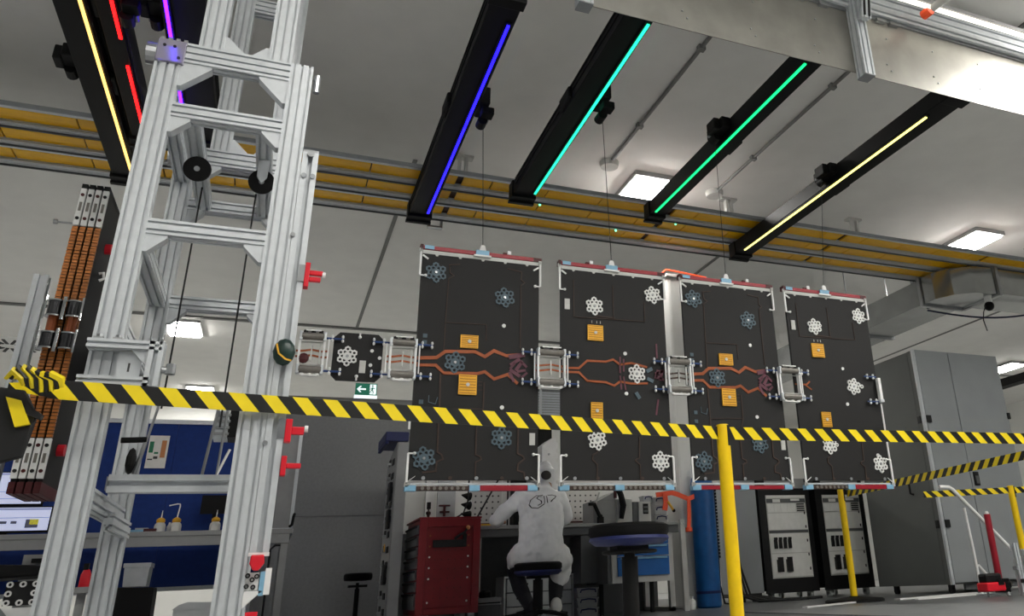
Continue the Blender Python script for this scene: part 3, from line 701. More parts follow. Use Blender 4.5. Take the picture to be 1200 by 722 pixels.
# narrow guide profile on the right post
gp = MB().profile((-.024, 3.235, .42), (-.024, 3.235, 1.965), (1, 0, 0), .06, .07, pitch=.06).build('guide_profile', 'alu', t)
MB().box(-.054, .006, 3.2, 3.27, 1.965, 1.975).cyl((-.024, 3.19, 1.955), (-.024, 3.2, 1.955), .014, n=12).build('guide_cap', 'steel', gp)
for x in (-.04, -.008): MB().cyl((x, 3.194, 1.855), (x, 3.2, 1.855), .011, n=8).build('bolt', 'aludark', gp)
MB().box(-.057, .008, 3.196, 3.2, .408, .42).build('guide_foot', 'white', gp)
for za in (.785, 1.59): MB().cyl((-.051, 3.19, za), (-.051, 3.2, za), .009, n=8).build('bolt', 'steel', gp)
MB().cyl((-.036, 3.22, 2.345), (-.036, 3.22, 2.262), .013, n=10).cyl((-.056, 3.22, 2.325), (-.036, 3.22, 2.325), .007, n=8).build('hook_sensor', 'steel', t)
# green knob on the guide
MB().ball((-.028, 3.175, 1.112), .038, 12, sc=(1, .6, 1.35)).build('knob', 'green', t, smooth=True)
MB().ribbon([(-.055, 1.135), (-.045, 1.10), (-.02, 1.08), (.0, 1.075)], .006, 3.148, 3.153).build('knob_stripe', 'gold', t)
# red clamps
for k, z in enumerate((1.43, .832, .707)):
    cl = MB().box(.008, .026, 3.19, 3.23, z-.05, z+.05).box(.026, .074, 3.2, 3.22, z+.004, z+.022).box(.026, .068, 3.2, 3.22, z-.022, z-.004)
    if k == 1: cl = MB().box(.008, .03, 3.19, 3.23, z-.042, z+.04).box(.03, .072, 3.2, 3.22, z-.014, z+.014)
    if k == 2: cl = MB().box(.008, .026, 3.19, 3.23, z-.034, z+.034).box(.026, .074, 3.2, 3.22, z-.008, z+.010)
    c = cl.build('clamp', 'redbright', t, bevel=.003)
    if k < 2:
        MB().box(-.016, .008, 3.195, 3.235, z-.03, z+.04).build('clamp_base', 'steel', c)
        MB().cyl((.072, 3.21, z+.008), (.084, 3.21, z+.008), .012, n=10).build('clamp_tip', 'white', c)
# bottom: red knob, cast profile end and blue-white cover
MB().prism([(-.047, .412), (-.008, .412), (-.004, .385), (-.02, .362), (-.036, .362), (-.05, .385)], 'y', 3.17, 3.2).build('red_knob', 'redbright', t, bevel=.004)
end = MB().prism([(-.055, .30), (.0, .30), (-.058, .245)], 'y', 3.2, 3.23).box(-.06, -.015, 3.205, 3.23, .302, .358).build('profile_end', 'white', t)
for a, b in ((-.05, .348), (-.035, .335), (-.05, .315), (-.03, .312), (-.022, .345)):
    mb = MB(); ring_mesh(mb, a, b, .008, .004, 3.198, 3.205, 10); mb.build('profile_ring', 'blackmatte', end)
MB().box(-.012, .003, 3.2, 3.25, .285, .36).build('blue_cover', 'ledgerblue', end)
MB().box(.003, .022, 3.2, 3.25, .287, .37).build('white_cover', 'white', end)
MB().box(-.043, -.006, 3.195, 3.22, .205, .236).build('red_foot', 'redbright', t)
for x in (XL, XR):
    for yy in (3.2, 4.09): MB().box(x-.03, x+.12, yy-.05, yy+.11, 0, .02).build('foot_plate', 'steel', t)

# ------------------------------------------------------------------ coil stack behind the tower
t = thing('coil_stack', 'stack of four upright copper banded coil plates with white end labels', 'coil stack', (-.81, 3.7, 0))
for k in range(4):
    x = -.852+.0253*k
    p = MB().box(x, x+.018, 3.606, 3.86, .69, 1.868).build('plate', 'panelblack', t)
    cb = MB().box(x+.001, x+.017, 3.598, 3.606, .855, 1.69, 1)
    for j in range(64):
        z = .858+.013*j
        cb.box(x-.0005, x+.0185, 3.594-.0012*(j % 3), 3.606, z, z+.0098, 0)
    cb.build('copper_band', ['coil', 'joint'], p)
    for z0, z1 in ((.712, .853), (1.692, 1.853)):
        e = MB().box(x-.001, x+.019, 3.59, 3.606, z0, z1).build('end_label', 'white', p)
        for j, q in enumerate((.18, .82)):
            MB().cyl((x+.009, 3.586, z0+(z1-z0)*q), (x+.009, 3.59, z0+(z1-z0)*q), .0065, n=10).build('terminal', 'darkred' if (k+j) % 2 else 'blackmatte', e)
        MB().box(x+.005, x+.014, 3.588, 3.59, z0+(z1-z0)*.38, z0+(z1-z0)*.62).build('print', 'rollergrey', e)
    MB().box(x-.001, x+.019, 3.592, 3.862, 1.853, 1.874).build('plate_cap', 'rubber', p)
    MB().box(x-.001, x+.019, 3.592, 3.862, .66, .70).build('plate_foot', 'darkred', p)
for i, x in enumerate((-.835, -.775)):
    for j, z in enumerate((1.33, 1.205)):
        c = MB().cyl((x, 3.56, z-.028), (x, 3.56, z+.028), .024, n=16).build('clamp_cylinder', 'gunmetal', t, smooth=True)
        for q in (-.032, .028): MB().cyl((x, 3.56, z+q), (x, 3.56, z+q+.006), .028, n=16).build('cylinder_flange', 'chrome', c)
        for q in (-.028, .028): MB().cyl((x+q, 3.54, z-.045), (x+q, 3.54, z+.045), .004, n=6).build('tie_bolt', 'chrome', c)
    MB().cyl((x, 3.57, 1.235), (x, 3.57, 1.30), .017, n=12).build('copper_coupling', 'copper', t)
MB().cyl((-.905, 3.6, 1.70), (-.855, 3.6, 1.70), .004, n=8).cyl((-.918, 3.6, 1.70), (-.905, 3.6, 1.70), .010, n=10).build('side_bolt', 'steel', t)
for z, y in ((1.66, 3.75), (.83, 3.72)): MB().cyl((-.758, y, z), (-.735, y, z), .022, n=12).build('red_button', 'redbright', t)
MB().tube([(-.755, 3.72, 1.54), (-.74, 3.72, 1.545), (-.735, 3.72, 1.52), (-.75, 3.72, 1.51)], .006).build('hook', 'white', t)
MB().box(-.85, -.757, 3.862, 3.90, 1.1, 1.3).box(-.757, -.64, 3.862, 3.90, 1.15, 1.25).build('support_arm', 'blackmatte', t)
MB().box(-.68, -.63, 3.90, 4.15, 1.15, 1.25).build('support_clamp', 'steel', t)

tag(MB().profile((-.945, 3.75, .0), (-.945, 3.75, 1.52), (1, 0, 0), .05, .045, pitch=.045).build('aluminium_post', 'alu'), 'single thin aluminium profile post at the far left edge', 'post')
# black barrier head at the left edge
t = thing('barrier_post', 'dark barrier head with knotted warning tape at the left edge', 'barrier post', (-.82, 3.05, 0))
MB().prism([(-.95, .62), (-.705, .705), (-.692, .83), (-.735, .905), (-.95, .93)], 'y', 3.03, 3.06).build('head_plate', 'blackmatte', t, bevel=.004)
MB().prism([(-.735, .84), (-.68, .815), (-.675, .83), (-.735, .87)], 'y', 3.02, 3.05).build('plate_arm', 'blackmatte', t)
MB().cyl((-.93, 3.08, 0), (-.93, 3.08, .9), .03).lathe([(.17, 0), (.17, .02), (.05, .04)], (-.93, 3.08, 0), 24).build('post', 'blackmatte', t)
kn = MB()
for k in range(9):
    a = k*.7; x = -.78+.012*k
    kn.tube([(x, 2.99, .93), (x+.02, 2.97, .95+.01*math.sin(a)), (x+.045, 2.975, .93), (x+.05, 2.985, .90+.01*math.cos(a))], [.006, .013, .013, .006], 6, m=k % 2)
kn.build('tape_knot', ['tapeyellow', 'tapeblack'], t, smooth=True)
MB().prism([(-.775, .88), (-.735, .87), (-.70, .80), (-.735, .79)], 'y', 3.015, 3.03).build('tape_end', 'tapeyellow', t)

# ------------------------------------------------------------------ warning tapes and posts
def tape(label, p0, p1, w, per=.105, sag=.0, twist=0, duty=.5, slant=.055, lean=1):
    p0 = Vector(p0); p1 = Vector(p1); L = (p1-p0).length; mb = MB(); n = int(L/(per/2))+1
    d = (p1-p0)/L; nrm = Vector((d.y, -d.x, 0)).normalized()
    def P(s, tt, off=0):
        s = min(max(s, 0), L); f = s/L
        ww = w
        if twist and s < twist: ww = w*(.35+.65*s/twist)
        return p0+d*s+Vector((0, 0, ww*(tt-.5)-sag*4*f*(1-f)))+nrm*off
    k = -2
    while k*per/2 < L+slant:
        s0, s1 = k*per/2, (k+1)*per/2
        q = []
        for s, tt in ((s0+slant*lean*(.5)-slant*lean*0, 0), (s1+slant*lean*.5, 0), (s1-slant*lean*.5, 1), (s0-slant*lean*.5, 1)):
            q.append((s, tt))
        if max(a for a, _ in q) > 0 and min(a for a, _ in q) < L:
            i = mb.add([P(s, tt, -.001) for s, tt in q]+[P(s, tt, .001) for s, tt in q])
            for fz in ((0,1,2,3),(7,6,5,4),(0,4,5,1),(1,5,6,2),(2,6,7,3),(3,7,4,0)): mb.face([i+z for z in fz], k % 2)
        k += 1
    return tag(mb.build('warning_tape', ['tapeyellow', 'tapeblack']), label, 'warning tape')
def stanchion(x, y, h, r, label, base=True, cass=True, baser=.11):
    t = thing('barrier_post', label, 'barrier post', (x, y, 0), 'yellow barrier posts')
    MB().cyl((x, y, .02), (x, y, h), r, n=28).build('tube', 'postyellow', t, smooth=True)
    MB().lathe([(r*.98, h), (r*.9, h+.006), (r*.5, h+.008)], (x, y, 0), 28).build('top_cap', 'postyellow', t, smooth=True)
    MB().lathe([(baser, .004), (baser, .022), (baser*.94, .032), (r*1.6, .05), (r*1.3, .055)], (x, y, 0), 40).build('base', 'rubber', t, smooth=True)
    if cass:
        MB().box(x+r*.25, x+r*.62, y-r*1.02, y-r*.6, h-.1, h-.0).build('tape_slot', 'tapeblack', t)
    return t
stanchion(2.0, 3.545, .965, .033, 'yellow barrier post in the foreground in front of the third chip panel')
stanchion(4.80, 6.37, .965, .031, 'yellow barrier post on a black base in front of the server racks', baser=.26)
stanchion(6.27, 5.73, .92, .030, 'yellow barrier post at the right edge before the tall cabinet')

tape('yellow and black warning tape across the tower and first chip panels', (-.78, 3.03, .915), (1.97, 3.54, .93), .062, twist=.14, sag=.003)
tape('yellow and black warning tape running right from the foreground post', (2.04, 3.545, .93), (4.6, 3.43, .93), .062)
tape('yellow and black warning tape rising to the right edge before the cabinet', (4.84, 6.33, .93), (4.6, 3.9, .93), .06, lean=-1)
tape('short warning tape beside the right barrier post', (5.5, 6.05, .885), (6.24, 5.73, .885), .055)
tape('stub of warning tape right of the right barrier post', (6.30, 5.72, .885), (6.9, 5.6, .9), .055)

# ================================================================== LEFT WORK AREA
t = thing('workbench', 'long grey workbench behind the aluminium tower', 'workbench', (-.8, 7.35, 0))
MB().box(-2.6, .16, 7.0, 7.75, .74, .775).build('worktop', 'benchgrey', t, bevel=.005)
MB().box(-2.6, .14, 7.01, 7.05, .675, .74).build('front_rail', 'benchgrey', t)
for x in (-2.3, .085):
    MB().box(x, x+.05, 7.03, 7.08, 0, .74).box(x, x+.05, 7.65, 7.7, 0, .74).box(x, x+.05, 7.03, 7.7, .02, .06).build('leg_frame', 'benchgrey', t)
    MB().box(x+.01, x+.04, 7.08, 7.65, .1, .66).build('side_panel', 'cabgrey', t)
MB().tube([(.085, 7.02, .66), (.05, 7.02, .66), (.02, 7.02, .63), (.02, 7.02, .02)], .008).build('bench_trim', 'blackmatte', t)
t = thing('bench_shelf_panel', 'grey upright panel with black grip at the right end of the left workbench', 'panel', (.06, 7.3, .775))
MB().box(.02, .13, 7.15, 7.19, .79, 1.5).build('panel', 'benchgrey', t)
MB().box(.13, .155, 7.13, 7.2, .775, 1.5).box(0, .13, 7.13, 7.2, .775, .79).build('frame', 'alu', t)
MB().tube([(.135, 7.12, .80), (.15, 7.1, .81), (.155, 7.1, .87), (.16, 7.12, .89)], .011).build('grip', 'rubber', t)
t = thing('blue_partition', 'blue fabric partition wall behind the left workbench', 'partition', (-.8, 7.95, 0))
for x0, x1 in ((-2.3, -1.552), (-1.55, -.802), (-.80, -.05)):
    MB().box(x0, x1, 7.9, 7.94, .42, 1.70).build('fabric_panel', 'bluepart', t)
MB().box(-2.32, -.04, 7.885, 7.955, 1.70, 1.735).box(-2.32, -.04, 7.89, 7.95, .39, .42).build('edge_trim', 'alu', t)
for x in (-2.2, -.9, -.1): MB().box(x-.02, x+.02, 7.9, 7.94, 0, .39).box(x-.02, x+.02, 7.7, 8.14, 0, .03).build('foot', 'alu', t)
t = thing('notice_sheet', 'white notice sheet with coloured print on the blue partition', 'notice', (-.92, 7.88, 1.33))
MB().box(-.995, -.85, 7.884, 7.888, 1.335, 1.60).build('sheet', 'paper', t)
for x0, x1, z0, z1, mm in ((-.90, -.865, 1.42, 1.56, 'printorange'), (-.985, -.955, 1.46, 1.55, 'printgreen'), (-.945, -.915, 1.45, 1.465, 'printgreen'), (-.945, -.915, 1.41, 1.43, 'hole'), (-.985, -.95, 1.40, 1.41, 'hole')):
    MB().box(x0, x1, 7.881, 7.884, z0, z1).build('print', mm, t)
def wash_bottle(x, y, z, s, bend, label):
    t = thing('wash_bottle', label, 'bottle', (x, y, z), 'yellow capped wash bottles')
    MB().lathe([(.036, 0), (.038, .004), (.038, .055), (.034, .072), (.022, .085)], (x, y, z), 20).build('bottle_body', 'bottle', t, smooth=True)
    MB().lathe([(.026, .083), (.029, .086), (.029, .105), (.02, .112), (.012, .118)], (x, y, z), 20).build('cap', 'yellowcap', t, smooth=True)
    pts = [(x, y, z+.115), (x+.002, y, z+.17)] if not bend else [(x, y, z+.115), (x+.008, y, z+.2), (x+.006, y, z+.215), (x-.01, y, z+.217), (x-.065, y, z+.205)]
    MB().tube(pts, .0045 if bend else [.005, .002]).build('nozzle', 'white', t)
    MB().box(x-.02, x+.02, y-.039, y-.036, z+.015, z+.05).build('bottle_label', 'paper', t)
wash_bottle(-.75, 7.3, .775, 1, False, 'wash bottle with yellow cap and straight nozzle, leftmost on the bench')
wash_bottle(-.647, 7.3, .775, 1, True, 'wash bottle with yellow cap and long bent white nozzle')
wash_bottle(-.385, 7.3, .775, 1, False, 'small yellow capped bottle alone beside the right tower post')
tag(MB().lathe([(.018, 0), (.018, .06), (.01, .075), (.008, .09)], (-.695, 7.38, .775), 14).build('glass_vial', 'bottle', smooth=True), 'small clear vial between the two wash bottles', 'bottle')
t = thing('plastic_tray', 'light blue plastic tray with red item on the left bench', 'tray', (-.87, 7.3, .775))
MB().box(-.95, -.80, 7.22, 7.36, .775, .805).build('tray', 'ledgerblue', t); MB().box(-.90, -.82, 7.25, 7.33, .805, .82).build('lid', 'clear', t)
MB().box(-.84, -.76, 7.2, 7.24, .79, .81).build('red_item', 'darkred', t); MB().box(-.83, -.74, 7.2, 7.3, .775, .79).build('white_item', 'white', t)
t = thing('wall_monitor', 'black flat monitor back in front of the blue partition', 'monitor', (-.45, 7.8, .95))
MB().box(-.53, -.33, 7.72, 7.75, .955, 1.10).build('screen_back', 'rubber', t); MB().box(-.44, -.40, 7.735, 7.78, .775, .96).box(-.5, -.34, 7.66, 7.8, .775, .785).build('stand', 'rubber', t)
# monitors at far left
def monitor(x0, x1, z0, z1, y, label, ui):
    t = thing('computer_monitor', label, 'monitor', ((x0+x1)/2, y, z0), 'computer monitors')
    MB().box(x0, x1, y, y+.035, z0, z1).build('casing', 'rubber', t)
    s = MB().box(x0+.008, x1-.008, y-.003, y, z0+.014, z1-.008).build('screen', 'screen', t)
    for a, b, c, d, mm in ui:
        MB().box(x0+(x1-x0)*a, x0+(x1-x0)*b, y-.005, y-.003, z0+(z1-z0)*c, z0+(z1-z0)*d).build('screen_window', mm, s)
    return t
t = monitor(-1.98, -1.415, .80, .975, 7.2, 'lower computer monitor with yellow item on screen at far left', ((.02, .98, .86, .93, 'screenui'), (.05, .98, .55, .58, 'screenui'), (.48, .56, .34, .44, 'screendark'), (.6, .66, .34, .44, 'screendark'), (.75, .88, .18, .5, 'screendark'), (.79, .88, .3, .5, 'screenyel')))
MB().box(-1.75, -1.66, 7.24, 7.27, .775, .9).box(-1.82, -1.58, 7.18, 7.4, .775, .785).build('stand', 'rubber', t)
t = monitor(-2.05, -1.50, .985, 1.22, 7.26, 'upper computer monitor behind the coil stack foot at far left', ((.02, .98, .9, .95, 'screenui'), (.05, .95, .4, .42, 'screenui'), (.05, .95, .2, .22, 'screenui')))
MB().box(-1.82, -1.74, 7.30, 7.33, .775, 1.1).box(-1.9, -1.66, 7.42, 7.6, .775, .785).box(-1.8, -1.76, 7.32, 7.5, .78, .80).build('stand', 'rubber', t)
t = thing('clear_bin', 'clear plastic bin on a black box under the left bench', 'bin', (-.79, 6.9, .40))
MB().prism([(-.855, .41), (-.72, .41), (-.715, .555), (-.865, .555)], 'y', 6.8, 7.0).build('bin_body', 'clear', t); MB().box(-.87, -.71, 6.79, 7.01, .53, .558).build('rim', 'clear', t)
tag(MB().prism([(-.90, .0), (-.66, .0), (-.668, .36), (-.672, .40), (-.90, .408)], 'y', 6.78, 7.02).build('black_box', 'rubber', bevel=.006), 'black box standing below the clear plastic bin', 'box')
t = thing('storage_bin', 'translucent storage bin on the floor below the blue partition', 'bin', (-.4, 6.85, 0))
MB().prism([(-.52, .0), (-.26, .0), (-.25, .25), (-.53, .25)], 'y', 6.75, 7.0).build('bin_body', 'clear', t); MB().prism([(-.54, .25), (-.24, .25), (-.25, .285), (-.45, .295), (-.50, .28)], 'y', 6.74, 7.01).build('lid', 'clear', t)
t = thing('red_spray_bottle', 'red bottle hanging behind the left tower post', 'bottle', (-.95, 6.0, 0))
MB().lathe([(.026, .40), (.028, .405), (.026, .47), (.016, .495), (.010, .50)], (-.948, 6.0, 0), 16).build('bottle_body', 'redbright', t, smooth=True); MB().box(-.965, -.94, 5.98, 6.02, .495, .53).build('spray_head', 'rubber', t)
MB().box(-1.05, -.85, 5.9, 6.1, .37, .40).build('stand_top', 'benchgrey', t); MB().box(-.97, -.93, 5.98, 6.02, 0, .37).box(-1.05, -.85, 5.9, 6.1, 0, .02).build('stand_leg', 'benchgrey', t)
# machine with cast profile ends at the bottom left
t = thing('profile_rack', 'grey machine frame with perforated cast end at the bottom left corner', 'machine', (-1.1, 5.1, 0))
MB().box(-1.25, -.93, 5.0, 5.3, 0, .30).build('base', 'cabgrey', t)
MB().prism([(-1.09, .30), (-.96, .30), (-.97, .23), (-1.03, .23)], 'y', 4.96, 5.0).build('angled_foot', 'white', t)
e = MB().box(-1.095, -.965, 4.99, 5.0, .31, .415).build('cast_end', 'blackmatte', t)
for a in (-1.08, -1.03, -.98):
    for b in (.322, .362, .402):
        if a == -1.03 and b == .362: continue
        mb = MB(); ring_mesh(mb, a, b, .014, .007, 4.98, 4.99, 10); mb.build('cast_ring', 'white', e)
MB().prism([(-1.3, .42), (-.98, .435), (-.94, .47), (-1.0, .485), (-1.3, .50)], 'y', 4.95, 5.25).build('black_cushion', 'rubber', t, bevel=.01)
MB().box(-1.12, -.93, 5.3, 5.34, .30, .55).build('back_plate', 'benchgrey', t); MB().box(-1.08, -.95, 5.28, 5.30, .51, .53).build('drawer_slot', 'rubber', t)
MB().box(-1.22, -1.13, 4.99, 5.02, .30, .43).build('inner_plate', 'benchdark', t)

# ================================================================== GREY PARTITION, EXIT SIGN, FAR STOOL
t = thing('grey_partition', 'tall plain grey partition wall between tower and perforated rack', 'partition', (.6, 8.65, 0))
MB().box(-.15, 1.33, 8.6, 8.66, .0, 2.12).build('panel', 'greypart', t); MB().box(1.335, 2.6, 8.6, 8.66, .0, 2.12).build('panel', 'greypart', t)
MB().box(-.15, 2.6, 8.595, 8.665, 2.12, 2.135).build('top_trim', 'seam', t)
MB().box(-.15, 1.33, 8.597, 8.6, .995, 1.0).build('panel_joint', 'benchdark', t)
t = thing('exit_sign', 'green emergency exit sign with white arrow and running figure', 'sign', (.73, 8.62, 2.135))
MB().box(.625, .835, 8.6, 8.63, 2.17, 2.29).build('sign_face', 'exitgreen', t)
MB().box(.62, .84, 8.6, 8.635, 2.135, 2.168).build('light_bar', 'exitwhite', t)
MB().prism([(.64, 2.23), (.672, 2.262), (.684, 2.262), (.663, 2.237), (.725, 2.237), (.725, 2.223), (.663, 2.223), (.684, 2.198), (.672, 2.198)], 'y', 8.596, 8.6).build('arrow', 'exitwhite', t)
MB().box(.765, .825, 8.597, 8.6, 2.18, 2.28).build('doorway', 'exitwhite', t)
man = MB().ball((.79, 8.594, 2.265), .010, 8, sc=(1, .3, 1)).ribbon([(.792, 2.25), (.785, 2.222)], .016, 8.592, 8.597).ribbon([(.785, 2.222), (.772, 2.205), (.76, 2.19)], .009, 8.592, 8.597).ribbon([(.786, 2.222), (.80, 2.205), (.795, 2.185)], .009, 8.592, 8.597).ribbon([(.792, 2.247), (.775, 2.24), (.766, 2.228)], .007, 8.592, 8.597).ribbon([(.792, 2.247), (.808, 2.236), (.818, 2.244)], .007, 8.592, 8.597)
man.build('running_figure', 'exitgreen', t)
def stool(x, y, seat_z, r, label, black=True, ring=False, blue=True, footz=.0, col_r=.022, group='swivel stools'):
    t = thing('swivel_stool', label, 'stool', (x, y, 0), group)
    MB().lathe([(r*.55, seat_z-.065), (r*.94, seat_z-.06), (r, seat_z-.04), (r*.99, seat_z-.012), (r*.9, seat_z), (r*.4, seat_z+.002), (.001, seat_z-.002)], (x, y, 0), 36).build('seat', 'leather', t, smooth=True)
    if blue: MB().lathe([(r*.3, seat_z-.1), (r*.85, seat_z-.092), (r*.99, seat_z-.072), (r*.97, seat_z-.058), (r*.3, seat_z-.056)], (x, y, 0), 32).build('seat_shell', 'seatblue', t, smooth=True)
    MB().box(x-.08, x+.08, y-.05, y+.05, seat_z-.118, seat_z-.098).build('mechanism', 'rubber', t)
    MB().cyl((x, y, .12), (x, y, seat_z-.08), col_r, n=16).build('gas_column', 'rubber', t, smooth=True)
    MB().cyl((x, y, .07), (x, y, seat_z*.72), col_r*1.5, n=18).build('column_sleeve', 'rubber', t, smooth=True)
    for k in range(5):
        a = 2*math.pi*k/5+.3
        px, py = x+.27*math.cos(a), y+.27*math.sin(a)
        l = MB().bar((x, y, .10), (px, py, .065), .04, .025).build('base_arm', 'steel' if ring else 'rubber', t)
        MB().cyl((px-.012, py, .027), (px+.012, py, .027), .026, n=12).cyl((px, py, .03), (px, py, .07), .006, n=8).build('caster', 'rubber', l)
    if ring:
        mb = MB(); n = 28
        mb.tube([(x+ring*math.cos(2*math.pi*k/n), y+ring*math.sin(2*math.pi*k/n), seat_z-.125) for k in range(n)], .008, 8, closed=True)
        for k in range(3):
            a = 2*math.pi*k/3; mb.bar((x, y, seat_z-.125), (x+ring*math.cos(a), y+ring*math.sin(a), seat_z-.125), .012, .008)
        mb.build('lever_ring', 'rubber', t)
    return t
stool(.768, 8.2, .468, .123, 'small black swivel stool alone before the grey partition', blue=False, col_r=.014)
stool(1.58, 3.8, .525, .195, 'large black swivel stool with blue underside in the foreground', ring=.125, col_r=.026)
stool(1.965, 6.62, .45, .19, 'black swivel stool under the seated worker', col_r=.026)

# ------------------------------------------------------------------ perforated rack
t = thing('perforated_rack', 'tall narrow white perforated rack with dark blue bin on top', 'rack', (.95, 7.2, 0))
MB().box(.905, .99, 7.18, 7.21, .03, 1.465).build('upright', 'benchgrey', t)
MB().prism([(7.21, .03), (7.75, .03), (7.75, 1.375), (7.21, 1.465)], 'x', .90, .915).build('side_sheet', 'benchgrey', t)
MB().box(.915, .985, 7.21, 7.75, .03, .06).box(.915, .985, 7.70, 7.75, .06, 1.37).build('back_frame', 'benchdark', t)
for k in range(11):
    z = .12+.118*k
    MB().box(.894, .90, 7.30, 7.42, z, z+.05).build('slot', 'rubber', t); MB().box(.894, .90, 7.52, 7.62, z+.02, z+.07).build('slot', 'rubber', t)
    MB().box(.868, .90, 7.44, 7.5, z+.01, z+.03).build('hook', 'steel', t)
for z in (.35, .78, 1.0): MB().box(.872, .894, 7.28, 7.4, z, z+.15).build('holder', 'blackmatte', t)
MB().box(.868, .873, 7.3, 7.34, .60, .66).build('yellow_tag', 'yellowcap', t)
MB().box(.80, .99, 7.19, 7.72, 1.475, 1.555).prism([(.80, 1.45), (.83, 1.45), (.83, 1.475), (.80, 1.475)], 'y', 7.19, 7.72).build('blue_bin', 'seatblue', t, bevel=.008)
MB().box(.90, .99, 7.18, 7.75, .0, .03).build('foot', 'rubber', t)

# ------------------------------------------------------------------ red tool cabinet
t = thing('tool_cabinet', 'dark red metal tool cabinet with grey drawers and pegged side', 'cabinet', (1.32, 7.1, 0))
MB().box(1.082, 1.556, 6.905, 7.55, .11, .815).build('body', 'redcab', t, bevel=.006)
MB().box(1.075, 1.135, 6.885, 6.905, .11, .822).box(1.50, 1.56, 6.885, 6.905, .11, .822).box(1.135, 1.50, 6.885, 6.905, .755, .822).box(1.135, 1.50, 6.885, 6.905, .11, .16).build('side_frame', 'redcab', t, bevel=.004)
MB().box(1.07, 1.565, 6.88, 7.56, .815, .83).build('top_mat', 'redcab', t)
zz = [.15, .275, .36, .445, .53, .615, .70, .78]
for k in range(7):
    d = MB().box(1.066, 1.082, 6.93, 7.52, zz[k]+.006, zz[k+1]-.006).build('drawer', 'benchdark', t)
    MB().box(1.055, 1.066, 6.94, 7.51, zz[k+1]-.022, zz[k+1]-.008).build('pull', 'blackmatte', d)
for z in (.20, .37, .45, .53, .61, .69):
    for x in (1.165, 1.468):
        MB().cyl((x, 6.90, z), (x, 6.905, z), .0075, n=10).build('hole', 'paper' if z < .6 else 'copper', t)
for i in range(5):
    for j in range(7):
        MB().cyl((1.21+.052*i, 6.9045, .23+.07*j), (1.21+.052*i, 6.9055, .23+.07*j), .005, n=6).build('peg_hole', 'darkred', t)
h = MB().box(1.185, 1.43, 6.87, 6.90, .60, .655).build('tray_handle', 'blackmatte', t)
MB().box(1.42, 1.445, 6.865, 6.9, .60, .70).build('handle_end', 'blackmatte', h); MB().tube([(1.35, 6.87, .66), (1.39, 6.86, .69), (1.43, 6.86, .71), (1.45, 6.88, .74)], .01).build('hose', 'blackmatte', h); MB().ball((1.455, 6.875, .745), .018, 8).build('handle_knob', 'printorange', h)
for x in (1.12, 1.52):
    for y in (6.97, 7.48):
        c = MB().cyl((x-.015, y, .05), (x+.015, y, .05), .05, n=16).build('caster', 'caster', t); MB().box(x-.022, x+.022, y-.02, y+.02, .05, .11).build('fork', 'steel', c)
# small fittings standing on the red cabinet
t = thing('gas_valve', 'small brass gas valve standing on the red cabinet', 'valve', (1.21, 7.2, .83))
MB().lathe([(.03, 0), (.03, .012), (.012, .02), (.012, .05), (.02, .06), (.02, .075), (.006, .085), (.006, .11)], (1.205, 7.3, .83), 14).build('valve_body', 'copperdim', t, smooth=True); MB().box(1.19, 1.22, 7.285, 7.315, .93, .985).build('valve_handle', 'blackmatte', t); MB().cyl((1.16, 7.3, .86), (1.25, 7.3, .86), .010, n=8).build('outlet', 'whitedirty', t)

# ================================================================== RIGHT BENCH AND WALL BEHIND THE WORKER
t = thing('bench_back_panel', 'white back panel with pegboard behind the worker', 'pegboard', (2.4, 7.95, 0))
MB().box(1.0, 3.62, 8.0, 8.04, .0, .78).build('shade_dark_panel', 'benchdark', t); MB().box(1.0, 3.62, 8.0, 8.04, .78, 1.45).build('upper_panel', 'wallpaint', t)  # lower part coloured dark for the shadow under the bench
PEG = mesh_only(MB().cyl((0, -.003, 0), (0, 0, 0), .009, n=8), 'peg_hole', 'hole')
for x0, x1 in ((1.72, 2.0), (2.28, 3.0)):
    p = MB().box(x0, x1, 7.985, 8.0, .86, 1.25).build('peg_board', 'pegboard', t)
    nx = int((x1-x0)/.055)
    for i in range(nx):
        for j in range(7): link_mesh('peg_hole', PEG, p, (x0+.03+.055*i, 7.985, .885+.055*j))
    MB().box(x0, x1, 7.975, 7.985, .845, .857).build('board_edge', 'darkred', p)
t = thing('right_workbench', 'grey workbench the worker sits at', 'workbench', (2.55, 7.6, 0))
MB().box(1.60, 3.55, 7.28, 7.98, .755, .785).build('worktop', 'benchgrey', t, bevel=.004); MB().box(1.60, 3.55, 7.30, 7.34, .69, .755).build('front_rail', 'benchdark', t)
for x in (1.62, 3.44):
    MB().box(x, x+.05, 7.32, 7.37, 0, .755).box(x, x+.05, 7.9, 7.95, 0, .755).box(x, x+.05, 7.32, 7.95, .0, .04).build('leg_frame', 'whitedirty', t)
MB().box(3.475, 3.525, 7.10, 7.14, 0, .79).build('front_leg', 'whitedirty', t)
for x in (3.485, 3.512): MB().cyl((x, 7.09, .755), (x, 7.10, .755), .009, n=8).build('leg_bolt', 'white', t)
